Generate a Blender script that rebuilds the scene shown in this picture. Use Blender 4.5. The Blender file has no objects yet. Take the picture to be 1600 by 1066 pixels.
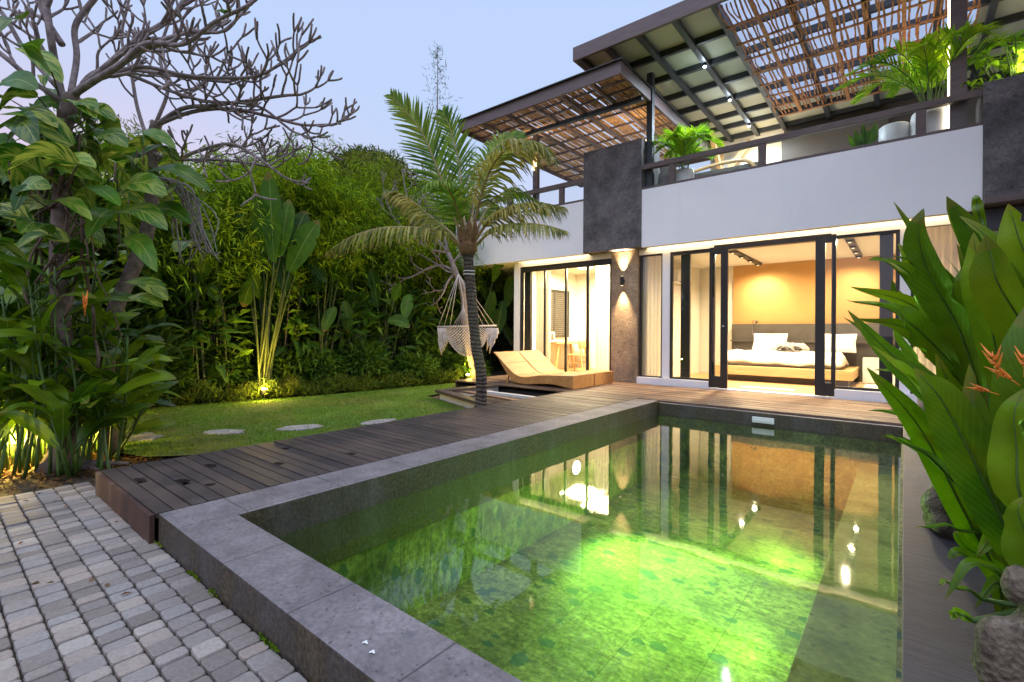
import bpy, bmesh, math, random
import numpy as np
from mathutils import Vector, Matrix
random.seed(7); rng = np.random.default_rng(7)
rad = math.radians
S = bpy.context.scene
COL = S.collection

# ------------------------------------------------------------------ camera
F_PX = 753.0; PX, PY = 800.0, 518.4; CH = 1.05
YAW = rad(39.1); ROLL = rad(.37)
fw = Vector((-math.sin(YAW), math.cos(YAW), 0)); rt = Vector((math.cos(YAW), math.sin(YAW), 0)); up = Vector((0, 0, 1))
cR = rt*math.cos(ROLL)+up*math.sin(ROLL); cU = -rt*math.sin(ROLL)+up*math.cos(ROLL)
cam_d = bpy.data.cameras.new('camera'); cam = bpy.data.objects.new('camera', cam_d); COL.objects.link(cam)
m = Matrix((cR, cU, -fw)).transposed().to_4x4(); m.translation = Vector((0, 0, CH)); cam.matrix_world = m
cam_d.sensor_width = 36; cam_d.lens = 36*F_PX/1600; cam_d.shift_y = -(533-PY)/1600; cam_d.clip_start = .02; cam_d.clip_end = 2000
S.camera = cam

def at(px, py, d):
    """point of the place seen in the photograph at px,py and d metres deep"""
    qx, qy = px-PX, py-PY
    return Vector((0, 0, CH)) + (fw + cR*(qx/F_PX) - cU*(qy/F_PX))*d

# ------------------------------------------------------------------ world, sun, exposure
S.view_settings.view_transform = 'Standard'; S.view_settings.look = 'None'
S.view_settings.exposure = 0.45; S.view_settings.gamma = 1
W = bpy.data.worlds.new('World'); S.world = W; W.use_nodes = True
nt = W.node_tree; bg = nt.nodes['Background']
sky = nt.nodes.new('ShaderNodeTexSky'); sky.sky_type = 'NISHITA'; sky.sun_disc = False
SUN_EL, SUN_AZ = rad(1.5), rad(150)
sky.sun_elevation = SUN_EL; sky.sun_rotation = SUN_AZ; sky.air_density = 1.0; sky.dust_density = .6; sky.ozone_density = 3.0
# the twilight glow low in the sky: lavender pink near the horizon, pale blue above
tc = nt.nodes.new('ShaderNodeTexCoord'); sep = nt.nodes.new('ShaderNodeSeparateXYZ'); nt.links.new(tc.outputs['Generated'], sep.inputs[0])
cr = nt.nodes.new('ShaderNodeValToRGB'); nt.links.new(sep.outputs['Z'], cr.inputs[0])
el = cr.color_ramp.elements
el[0].position = .0; el[0].color = (8.0, 6.5, 7.6, 1)
el[1].position = .75; el[1].color = (5, 6.3, 9.4, 1)
e = el.new(.14); e.color = (7.1, 6.6, 8.5, 1)
e = el.new(.36); e.color = (5.1, 6.4, 9.1, 1)
pk = nt.nodes.new('ShaderNodeMapRange'); nt.links.new(sep.outputs['X'], pk.inputs[0]); pk.inputs[1].default_value = -.7; pk.inputs[2].default_value = -.96; pk.inputs[3].default_value = 0; pk.inputs[4].default_value = .75
pz = nt.nodes.new('ShaderNodeMapRange'); nt.links.new(sep.outputs['Z'], pz.inputs[0]); pz.inputs[1].default_value = .5; pz.inputs[2].default_value = .25; pz.inputs[3].default_value = 0; pz.inputs[4].default_value = 1
pm = nt.nodes.new('ShaderNodeMath'); pm.operation = 'MULTIPLY'; nt.links.new(pk.outputs[0], pm.inputs[0]); nt.links.new(pz.outputs[0], pm.inputs[1])
pc = nt.nodes.new('ShaderNodeMix'); pc.data_type = 'RGBA'; nt.links.new(pm.outputs[0], pc.inputs[0]); nt.links.new(cr.outputs[0], pc.inputs[6]); pc.inputs[7].default_value = (7.4, 6.0, 7.5, 1)
mx = nt.nodes.new('ShaderNodeMix'); mx.data_type = 'RGBA'; mx.inputs[0].default_value = .82
nt.links.new(sky.outputs[0], mx.inputs[6]); nt.links.new(pc.outputs[2], mx.inputs[7])
nt.links.new(mx.outputs[2], bg.inputs[0]); bg.inputs[1].default_value = .094
sun_d = bpy.data.lights.new('sun', 'SUN'); sun = bpy.data.objects.new('sun', sun_d); COL.objects.link(sun)
sun_d.energy = 1.6; sun_d.angle = rad(80); sun_d.color = (.8, .85, 1)
sun.rotation_euler = (rad(25), 0, rad(16))
cy = S.cycles
cy.use_denoising = True; cy.max_bounces = 7; cy.diffuse_bounces = 3; cy.glossy_bounces = 4; cy.transmission_bounces = 4; cy.transparent_max_bounces = 16
cy.caustics_reflective = False; cy.caustics_refractive = False; cy.sample_clamp_indirect = 4.0

# ------------------------------------------------------------------ materials
def mat(name):
    m = bpy.data.materials.new(name); m.use_nodes = True
    return m, m.node_tree, m.node_tree.nodes['Principled BSDF']
def N(t, typ, **kw):
    n = t.nodes.new(typ)
    for k, v in kw.items(): setattr(n, k, v)
    return n
def L(t, a, b): t.links.new(a, b)
def ramp(t, src, stops):
    r = N(t, 'ShaderNodeValToRGB'); L(t, src, r.inputs[0]); e = r.color_ramp.elements
    while len(e) < len(stops): e.new(.5)
    for k, (p, c) in enumerate(stops): e[k].position = p; e[k].color = (*c, 1)
    return r.outputs[0]
def noise(t, scale, detail=4, rough=.6, vec=None, stretch=None):
    n = N(t, 'ShaderNodeTexNoise'); n.inputs['Scale'].default_value = scale; n.inputs['Detail'].default_value = detail; n.inputs['Roughness'].default_value = rough
    if vec is None: vec = N(t, 'ShaderNodeNewGeometry').outputs['Position']
    if stretch:
        mp = N(t, 'ShaderNodeMapping'); mp.inputs['Scale'].default_value = stretch; L(t, vec, mp.inputs[0]); vec = mp.outputs[0]
    L(t, vec, n.inputs['Vector']); return n.outputs['Fac']
def mixc(t, f, a, b, mode='MIX'):
    n = N(t, 'ShaderNodeMix', data_type='RGBA', blend_type=mode)
    for s, v in ((0, f), (6, a), (7, b)):
        if hasattr(v, 'links'): L(t, v, n.inputs[s])
        elif s == 0: n.inputs[0].default_value = v
        else: n.inputs[s].default_value = (*v, 1)
    return n.outputs[2]
def math_(t, op, a, b=None):
    n = N(t, 'ShaderNodeMath', operation=op)
    for i, v in enumerate((a, b)):
        if v is None: continue
        if hasattr(v, 'links'): L(t, v, n.inputs[i])
        else: n.inputs[i].default_value = v
    return n.outputs[0]
def bump(t, b, h, strength=.4, dist=.01):
    n = N(t, 'ShaderNodeBump'); n.inputs['Strength'].default_value = strength; n.inputs['Distance'].default_value = dist
    L(t, h, n.inputs['Height']); L(t, n.outputs[0], b.inputs['Normal'])
def attr(t, name, out='Fac'):
    a = N(t, 'ShaderNodeAttribute'); a.attribute_name = name; return a.outputs[out]

def simple(name, col, rough=.6, var=.15, nscale=6, bscale=None, bstr=.2, metallic=0, spec=.5, stretch=None):
    m, t, b = mat(name)
    f = noise(t, nscale, stretch=stretch)
    lo = tuple(c*(1-var) for c in col); hi = tuple(min(1, c*(1+var)) for c in col)
    L(t, ramp(t, f, [(.3, lo), (.7, hi)]), b.inputs['Base Color'])
    b.inputs['Roughness'].default_value = rough; b.inputs['Metallic'].default_value = metallic; b.inputs['Specular IOR Level'].default_value = spec
    if bscale: bump(t, b, noise(t, bscale, stretch=stretch), bstr, .01)
    return m
def emit(name, col, s):
    m, t, b = mat(name); b.inputs['Base Color'].default_value = (0, 0, 0, 1); b.inputs['Emission Color'].default_value = (*col, 1); b.inputs['Emission Strength'].default_value = s; return m

M = {}
def plaster():
    m, t, b = mat('white_plaster'); P = N(t, 'ShaderNodeNewGeometry').outputs['Position']
    st = noise(t, 3.5, 5, .7, P, (1, 1, .12)); bl = noise(t, .9, 4, .6, P)
    c = ramp(t, bl, [(.3, (.78, .78, .815)), (.7, (.84, .835, .86))])
    c = mixc(t, math_(t, 'MULTIPLY', ramp(t, st, [(.55, (0, 0, 0)), (.8, (1, 1, 1))]), .22), c, (.5, .49, .48))
    L(t, c, b.inputs['Base Color']); b.inputs['Roughness'].default_value = .8; bump(t, b, noise(t, 60), .1, .01); return m
M['plaster'] = plaster()
M['room'] = simple('cream_paint', (.78, .74, .66), .85, .03, 2)
M['ochre'] = simple('ochre_paint', (.43, .24, .085), .8, .05, 2)
M['ceil'] = simple('white_ceiling', (.8, .78, .72), .9, .02, 2)
M['frame'] = simple('dark_bronze_frame', (.022, .02, .02), .35, .2, 8)
M['steel'] = simple('dark_steel', (.03, .034, .042), .5, .25, 5)
M['fascia'] = simple('brown_fascia', (.13, .09, .09), .5, .22, 3, 20, .15, stretch=(1, 1, 6))
M['railwood'] = simple('dark_rail_wood', (.1, .068, .06), .5, .3, 4, 30, .2, stretch=(1, 6, 6))
M['panel'] = simple('ceiling_board', (.44, .44, .34), .7, .12, 1.1, 40, .1)
M['twig'] = simple('twig_bark', (.36, .165, .065), .7, .45, 9, 40, .5)
M['slat'] = simple('bamboo_slat', (.42, .235, .11), .65, .4, 7, 40, .4)
M['wood'] = simple('light_teak', (.55, .34, .15), .5, .2, 5, 30, .12, stretch=(2, 2, 8))
M['platform'] = simple('oak_platform', (.55, .36, .17), .5, .15, 3, 25, .1, stretch=(1, 9, 9))
M['head'] = simple('dark_headboard', (.075, .066, .058), .6, .2, 4, 30, .1)
M['linen'] = simple('white_linen', (.85, .83, .8), .9, .03, 6, 9, .5)
M['towel'] = simple('grey_towel', (.36, .33, .31), .95, .2, 25, 80, .4)
M['white'] = simple('white_plastic', (.78, .78, .76), .35, .02, 5)
M['pot'] = simple('white_ceramic', (.72, .71, .7), .45, .06, 3, 15, .1)
M['bark'] = simple('grey_bark', (.25, .2, .19), .9, .4, 14, 45, .8)
M['trunkbark'] = simple('brown_trunk_bark', (.17, .125, .105), .9, .5, 14, 40, .9)
M['tuberoot'] = simple('brown_root', (.13, .085, .06), .9, .4, 12, 30, .8)
M['rope'] = simple('cream_rope', (.62, .53, .47), .9, .2, 30)
M['soil'] = simple('dark_soil', (.055, .037, .022), .95, .6, 9, 25, 1.0)
M['stone_step'] = simple('stepping_stone', (.34, .31, .31), .8, .25, 8, 30, .4)
M['bamboo_stick'] = simple('brown_bamboo_stick', (.13, .07, .035), .7, .5, 6, stretch=(6, 6, .4))
M['fixture'] = simple('black_fixture', (.015, .015, .015), .5, .1, 5)
M['chrome'] = simple('chrome', (.6, .6, .6), .2, .05, 5, metallic=1)
M['orange'] = simple('orange_bract', (.8, .2, .02), .5, .25, 30)
M['culm'] = simple('green_culm', (.05, .075, .018), .5, .4, 4, stretch=(3, 3, 1))
M['stem'] = simple('green_stem', (.06, .12, .018), .5, .4, 5, stretch=(3, 3, 1))
M['stalk'] = simple('yellowish_stalk', (.07, .09, .02), .5, .4, 4, stretch=(3, 3, 1))
M['coir'] = simple('fibre', (.2, .11, .05), .9, .5, 18, 60, .8)
M['deep'] = simple('dark_pit', (.02, .016, .014), .9, .3, 6)
M['moss_wall'] = simple('mossy_retaining_stone', (.14, .12, .1), .9, .4, 7, 20, .6)

def dark_stone(name, lo, hi, pits=26., course=.3, rough=.8):
    m, t, b = mat(name); P = N(t, 'ShaderNodeNewGeometry').outputs['Position']
    f = noise(t, 2.2, 6, .65, P); g = noise(t, 30, 3, .6, P)
    c = ramp(t, f, [(.32, lo), (.7, hi)])
    v = N(t, 'ShaderNodeTexVoronoi'); v.inputs['Scale'].default_value = pits; L(t, P, v.inputs['Vector'])
    big = N(t, 'ShaderNodeTexVoronoi'); big.inputs['Scale'].default_value = 7; L(t, P, big.inputs['Vector'])
    pit = math_(t, 'LESS_THAN', v.outputs['Distance'], math_(t, 'MULTIPLY', f, .34))
    pit2 = math_(t, 'LESS_THAN', math_(t, 'ADD', big.outputs['Distance'], math_(t, 'MULTIPLY', g, .25)), .27)
    c = mixc(t, math_(t, 'MULTIPLY', pit, .55), c, tuple(x*.35 for x in lo))
    c = mixc(t, math_(t, 'MULTIPLY', pit2, .45), c, tuple(x*.5 for x in lo))
    c = mixc(t, .5, c, ramp(t, g, [(.3, (.25, .25, .25)), (.75, (.8, .8, .8))]), 'OVERLAY')
    s = N(t, 'ShaderNodeSeparateXYZ'); L(t, P, s.inputs[0])
    z = math_(t, 'FRACT', math_(t, 'DIVIDE', s.outputs['Z'], course))
    ln = math_(t, 'LESS_THAN', z, .016)
    c = mixc(t, math_(t, 'MULTIPLY', ln, .55), c, tuple(x*.4 for x in lo))
    L(t, c, b.inputs['Base Color']); b.inputs['Roughness'].default_value = rough
    bump(t, b, math_(t, 'SUBTRACT', g, math_(t, 'ADD', pit, math_(t, 'MULTIPLY', ln, 1.0))), .5, .01)
    return m
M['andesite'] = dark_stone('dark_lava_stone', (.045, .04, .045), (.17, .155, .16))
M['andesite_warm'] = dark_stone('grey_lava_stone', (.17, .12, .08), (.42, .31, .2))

def coping_mat():
    m, t, b = mat('pool_coping_stone'); G = N(t, 'ShaderNodeNewGeometry'); P = G.outputs['Position']
    f = noise(t, 3, 6, .65, P); g = noise(t, 45, 4, .65, P); k = noise(t, 1.1, 3, .5, P)
    c = ramp(t, f, [(.3, (.1, .087, .093)), (.7, (.26, .228, .235))])
    c = mixc(t, .55, c, ramp(t, g, [(.3, (.2, .2, .2)), (.75, (.8, .8, .8))]), 'OVERLAY')
    v = N(t, 'ShaderNodeTexVoronoi'); v.inputs['Scale'].default_value = 24; L(t, P, v.inputs['Vector'])
    v2 = N(t, 'ShaderNodeTexVoronoi'); v2.inputs['Scale'].default_value = 5.5; L(t, P, v2.inputs['Vector'])
    pit = math_(t, 'LESS_THAN', v.outputs['Distance'], math_(t, 'MULTIPLY', k, .3))
    blot = math_(t, 'LESS_THAN', math_(t, 'ADD', v2.outputs['Distance'], math_(t, 'MULTIPLY', g, .2)), .24)
    c = mixc(t, math_(t, 'MULTIPLY', pit, .6), c, (.04, .036, .04))
    c = mixc(t, math_(t, 'MULTIPLY', blot, .4), c, (.08, .085, .1))
    # slab joints
    s = N(t, 'ShaderNodeSeparateXYZ'); L(t, P, s.inputs[0])
    jx = math_(t, 'LESS_THAN', math_(t, 'FRACT', math_(t, 'DIVIDE', math_(t, 'ADD', s.outputs['X'], 10.17), .6)), .013)
    jy = math_(t, 'LESS_THAN', math_(t, 'FRACT', math_(t, 'DIVIDE', math_(t, 'ADD', s.outputs['Y'], 10.2), .6)), .013)
    j = math_(t, 'MAXIMUM', jx, jy)
    c = mixc(t, math_(t, 'MULTIPLY', j, .75), c, (.035, .03, .03))
    # mossy brown weathering on the vertical faces, patchy
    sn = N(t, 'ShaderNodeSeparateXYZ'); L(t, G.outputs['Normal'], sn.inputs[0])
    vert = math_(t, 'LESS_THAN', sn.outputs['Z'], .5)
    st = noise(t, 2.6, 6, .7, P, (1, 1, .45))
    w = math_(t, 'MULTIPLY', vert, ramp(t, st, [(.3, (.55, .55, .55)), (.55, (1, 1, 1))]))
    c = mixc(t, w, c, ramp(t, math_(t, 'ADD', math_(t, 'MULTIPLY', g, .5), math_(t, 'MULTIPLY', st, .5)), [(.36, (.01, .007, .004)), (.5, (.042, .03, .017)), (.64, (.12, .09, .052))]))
    L(t, c, b.inputs['Base Color']); b.inputs['Roughness'].default_value = .62
    bump(t, b, math_(t, 'SUBTRACT', g, math_(t, 'ADD', pit, j)), .55, .006)
    return m
M['coping'] = coping_mat()

def slab_mat():
    m, t, b = mat('brushed_dark_slab'); P = N(t, 'ShaderNodeNewGeometry').outputs['Position']
    f = noise(t, 6, 6, .7, P, (.5, 4, 1)); g = noise(t, 22, 5, .7, P, (.35, 5, 1)); h = noise(t, 1.6, 3, .6, P)
    c = mixc(t, .6, ramp(t, f, [(.3, (.018, .016, .022)), (.72, (.085, .076, .09))]), ramp(t, g, [(.3, (.008, .008, .012)), (.7, (.095, .085, .105))]))
    c = mixc(t, .4, c, ramp(t, h, [(.35, (.25, .23, .24)), (.7, (.75, .72, .75))]), 'OVERLAY')
    L(t, c, b.inputs['Base Color']); b.inputs['Roughness'].default_value = .5; bump(t, b, g, .6, .008); return m
M['slab'] = slab_mat()

def pool_stone():
    m, t, b = mat('green_pool_stone'); P = N(t, 'ShaderNodeNewGeometry').outputs['Position']
    f = noise(t, 1.7, 6, .65, P); g = noise(t, 26, 4, .7, P); h = noise(t, 7, 4, .7, P, (1, 2.2, 1))
    c = ramp(t, f, [(.3, (.06, .08, .03)), (.7, (.26, .27, .11))])
    c = mixc(t, .75, c, ramp(t, h, [(.32, (.15, .17, .12)), (.7, (.86, .84, .74))]), 'OVERLAY')
    c = mixc(t, .7, c, ramp(t, g, [(.33, (.12, .12, .12)), (.7, (.86, .86, .86))]), 'OVERLAY')
    v = N(t, 'ShaderNodeTexVoronoi'); v.inputs['Scale'].default_value = 4.2
    mp = N(t, 'ShaderNodeMapping'); mp.inputs['Scale'].default_value = (1, 1.5, 1); L(t, P, mp.inputs[0]); L(t, mp.outputs[0], v.inputs['Vector'])
    d = math_(t, 'ADD', v.outputs['Distance'], math_(t, 'MULTIPLY', g, .28))
    sel = N(t, 'ShaderNodeSeparateXYZ'); L(t, v.outputs['Color'], sel.inputs[0])
    spot = math_(t, 'MULTIPLY', math_(t, 'LESS_THAN', d, .42), math_(t, 'GREATER_THAN', sel.outputs['X'], .45))
    c = mixc(t, math_(t, 'MULTIPLY', spot, .8), c, (.015, .075, .055))
    s = N(t, 'ShaderNodeSeparateXYZ'); L(t, P, s.inputs[0])
    jx = math_(t, 'LESS_THAN', math_(t, 'FRACT', math_(t, 'DIVIDE', math_(t, 'ADD', s.outputs['X'], 10), .5)), .012)
    jy = math_(t, 'LESS_THAN', math_(t, 'FRACT', math_(t, 'DIVIDE', math_(t, 'ADD', s.outputs['Y'], 10), .3)), .02)
    jz = math_(t, 'LESS_THAN', math_(t, 'FRACT', math_(t, 'DIVIDE', math_(t, 'ADD', s.outputs['Z'], 10.1), .3)), .02)
    j = math_(t, 'MAXIMUM', math_(t, 'MAXIMUM', jx, jy), jz)
    c = mixc(t, math_(t, 'MULTIPLY', j, .65), c, (.02, .028, .012))
    L(t, c, b.inputs['Base Color']); b.inputs['Roughness'].default_value = .8; bump(t, b, g, .3, .006); return m
M['pool'] = pool_stone()

def fresnel(t, ior):
    fr = N(t, 'ShaderNodeFresnel'); bf = N(t, 'ShaderNodeNewGeometry').outputs['Backfacing']
    L(t, math_(t, 'POWER', ior, math_(t, 'SUBTRACT', 1.0, math_(t, 'MULTIPLY', bf, 2.0))), fr.inputs['IOR']); return fr
def water_mat():
    m, t, b = mat('pool_water'); t.nodes.remove(b); out = t.nodes['Material Output']
    tr = N(t, 'ShaderNodeBsdfTransparent'); tr.inputs[0].default_value = (.82, .97, .7, 1)
    gl = N(t, 'ShaderNodeBsdfGlossy'); gl.inputs['Roughness'].default_value = .03
    fr = fresnel(t, 1.38)
    bp = N(t, 'ShaderNodeBump'); bp.inputs['Strength'].default_value = .12; bp.inputs['Distance'].default_value = .01
    L(t, noise(t, 2.4, 2, .5), bp.inputs['Height']); L(t, bp.outputs[0], gl.inputs['Normal']); L(t, bp.outputs[0], fr.inputs['Normal'])
    mx = N(t, 'ShaderNodeMixShader'); L(t, math_(t, 'MINIMUM', math_(t, 'MULTIPLY', fr.outputs[0], 1.6), 1.0), mx.inputs[0]); L(t, tr.outputs[0], mx.inputs[1]); L(t, gl.outputs[0], mx.inputs[2]); L(t, mx.outputs[0], out.inputs[0]); return m
M['water'] = water_mat()
def glass_mat(name, tint=(.94, .96, .95), ior=1.5, rough=.01):
    m, t, b = mat(name); t.nodes.remove(b); out = t.nodes['Material Output']
    tr = N(t, 'ShaderNodeBsdfTransparent'); tr.inputs[0].default_value = (*tint, 1)
    gl = N(t, 'ShaderNodeBsdfGlossy'); gl.inputs['Roughness'].default_value = rough
    fr = fresnel(t, ior)
    mx = N(t, 'ShaderNodeMixShader'); L(t, fr.outputs[0], mx.inputs[0]); L(t, tr.outputs[0], mx.inputs[1]); L(t, gl.outputs[0], mx.inputs[2]); L(t, mx.outputs[0], out.inputs[0]); return m
M['glass'] = glass_mat('window_glass')
M['railglass'] = glass_mat('railing_glass', (.95, .97, .96), 1.14)
M['roofglass'] = glass_mat('roof_glass', (.93, .93, .95), 1.3, .1)
def sheer():
    m, t, b = mat('sheer_curtain'); out = t.nodes['Material Output']
    b.inputs['Base Color'].default_value = (.82, .78, .7, 1); b.inputs['Roughness'].default_value = .9
    tl = N(t, 'ShaderNodeBsdfTranslucent'); tl.inputs[0].default_value = (.85, .8, .7, 1)
    tp = N(t, 'ShaderNodeBsdfTransparent')
    a = N(t, 'ShaderNodeMixShader'); a.inputs[0].default_value = .5; L(t, b.outputs[0], a.inputs[1]); L(t, tl.outputs[0], a.inputs[2])
    c = N(t, 'ShaderNodeMixShader'); c.inputs[0].default_value = .15; L(t, a.outputs[0], c.inputs[1]); L(t, tp.outputs[0], c.inputs[2]); L(t, c.outputs[0], out.inputs[0]); return m
M['sheer'] = sheer()

def deck_mat():
    m, t, b = mat('weathered_lamplit_deck_board'); P = N(t, 'ShaderNodeNewGeometry').outputs['Position']
    v = attr(t, 'var')
    g = noise(t, 9, 6, .7, P, (1, 14, 1)); k = noise(t, 1.7, 4, .6, P); fl = noise(t, 3.2, 5, .7, P)
    c = ramp(t, v, [(0, (.03, .023, .023)), (.4, (.062, .044, .039)), (1, (.27, .16, .1))])  # pale warm end of the ramp carries lamp glow painted into the far boards
    c = mixc(t, .7, c, ramp(t, g, [(.25, (.2, .2, .2)), (.75, (.85, .82, .8))]), 'OVERLAY')
    c = mixc(t, math_(t, 'MULTIPLY', ramp(t, k, [(.45, (0, 0, 0)), (.75, (1, 1, 1))]), .5), c, (.17, .105, .075))
    c = mixc(t, math_(t, 'MULTIPLY', ramp(t, fl, [(.62, (0, 0, 0)), (.72, (1, 1, 1))]), .5), c, (.12, .11, .12))
    L(t, c, b.inputs['Base Color']); L(t, ramp(t, k, [(.3, (.45, .45, .45)), (.7, (.7, .7, .7))]), b.inputs['Roughness']); bump(t, b, g, .5, .004); return m
M['deck'] = deck_mat()
def deck_side():
    m, t, b = mat('stained_deck_fascia'); P = N(t, 'ShaderNodeNewGeometry').outputs['Position']
    g = noise(t, 3, 6, .7, P, (1, 1, .5)); h = noise(t, 14, 4, .6, P, (1, 1, 8))
    c = ramp(t, g, [(.3, (.025, .011, .009)), (.55, (.085, .034, .022)), (.75, (.2, .13, .075))])
    c = mixc(t, .4, c, ramp(t, h, [(.3, (.2, .2, .2)), (.7, (.8, .8, .8))]), 'OVERLAY')
    L(t, c, b.inputs['Base Color']); b.inputs['Roughness'].default_value = .7; bump(t, b, h, .3, .004); return m
M['deckside'] = deck_side()
def paver_mat():
    m, t, b = mat('concrete_paver'); P = N(t, 'ShaderNodeNewGeometry').outputs['Position']; v = attr(t, 'var')
    g = noise(t, 70, 4, .7, P); f = noise(t, 1.6, 4, .6, P)
    c = ramp(t, v, [(0, (.18, .15, .13)), (.35, (.25, .215, .19)), (.6, (.275, .25, .235)), (.8, (.31, .25, .21)), (1, (.37, .325, .28))])
    c = mixc(t, .45, c, ramp(t, g, [(.3, (.25, .25, .25)), (.75, (.75, .75, .75))]), 'OVERLAY')
    c = mixc(t, .35, c, ramp(t, f, [(.3, (.28, .27, .27)), (.7, (.66, .66, .66))]), 'OVERLAY')
    L(t, c, b.inputs['Base Color']); b.inputs['Roughness'].default_value = .8; bump(t, b, g, .35, .004); return m
M['paver'] = paver_mat()
def lawn_mat():
    m, t, b = mat('lawn_turf'); P = N(t, 'ShaderNodeNewGeometry').outputs['Position']
    f = noise(t, 1.3, 5, .65, P); g = noise(t, 40, 4, .7, P); w = noise(t, .9, 4, .6, P)
    c = ramp(t, f, [(.3, (.055, .13, .008)), (.7, (.13, .23, .018))])
    c = mixc(t, .6, c, ramp(t, g, [(.3, (.2, .2, .2)), (.75, (.8, .8, .8))]), 'OVERLAY')
    c = mixc(t, ramp(t, w, [(.45, (0, 0, 0)), (.65, (.8, .8, .8))]), c, (.17, .13, .04))
    L(t, c, b.inputs['Base Color']); b.inputs['Roughness'].default_value = .95; bump(t, b, g, .8, .02); return m
M['lawn'] = lawn_mat()
def wicker_mat():
    m, t, b = mat('tan_wicker'); P = N(t, 'ShaderNodeNewGeometry').outputs['Position']
    w1 = N(t, 'ShaderNodeTexWave', bands_direction='X'); w1.inputs['Scale'].default_value = 22; L(t, P, w1.inputs[0])
    w2 = N(t, 'ShaderNodeTexWave', bands_direction='Y'); w2.inputs['Scale'].default_value = 9; L(t, P, w2.inputs[0])
    h = math_(t, 'MULTIPLY', w1.outputs['Fac'], w2.outputs['Fac']); f = noise(t, 12, 4)
    c = ramp(t, f, [(.3, (.42, .2, .06)), (.7, (.6, .31, .1))])
    c = mixc(t, .4, c, ramp(t, h, [(.05, (.3, .3, .3)), (.5, (.65, .65, .65))]), 'OVERLAY')
    L(t, c, b.inputs['Base Color']); b.inputs['Roughness'].default_value = .6; bump(t, b, h, .5, .006); return m
M['wicker'] = wicker_mat()
def statue_mat():
    m, t, b = mat('carved_mossy_stone'); P = N(t, 'ShaderNodeNewGeometry').outputs['Position']
    f = noise(t, 9, 6, .7, P); g = noise(t, 60, 4, .7, P)
    c = ramp(t, f, [(.3, (.06, .042, .028)), (.55, (.16, .12, .085)), (.75, (.33, .28, .23))])
    c = mixc(t, .6, c, ramp(t, g, [(.3, (.15, .15, .15)), (.75, (.85, .85, .85))]), 'OVERLAY')
    v = N(t, 'ShaderNodeTexVoronoi'); v.inputs['Scale'].default_value = 75; L(t, P, v.inputs['Vector'])
    L(t, c, b.inputs['Base Color']); b.inputs['Roughness'].default_value = .95; bump(t, b, math_(t, 'ADD', g, v.outputs['Distance']), .9, .008); return m
M['statue'] = statue_mat()
M['ledge'] = dark_stone('olive_ledge_stone', (.12, .11, .04), (.36, .32, .15), 12., .3, .85)
def trunk_mat():
    m, t, b = mat('ringed_palm_bark'); P = N(t, 'ShaderNodeNewGeometry').outputs['Position']
    w = N(t, 'ShaderNodeTexWave', bands_direction='Z'); w.inputs['Scale'].default_value = 5.5; w.inputs['Distortion'].default_value = 5; w.inputs['Detail'].default_value = 3; L(t, P, w.inputs[0])
    f = noise(t, 16, 5, .7, P, (2, 2, .5))
    c = mixc(t, .18, ramp(t, f, [(.3, (.025, .018, .015)), (.72, (.15, .115, .095))]), ramp(t, w.outputs['Fac'], [(.1, (.012, .008, .008)), (.6, (.1, .07, .06))]))
    L(t, c, b.inputs['Base Color']); b.inputs['Roughness'].default_value = .85; bump(t, b, w.outputs['Fac'], .8, .02); return m
M['palmbark'] = trunk_mat()

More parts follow.
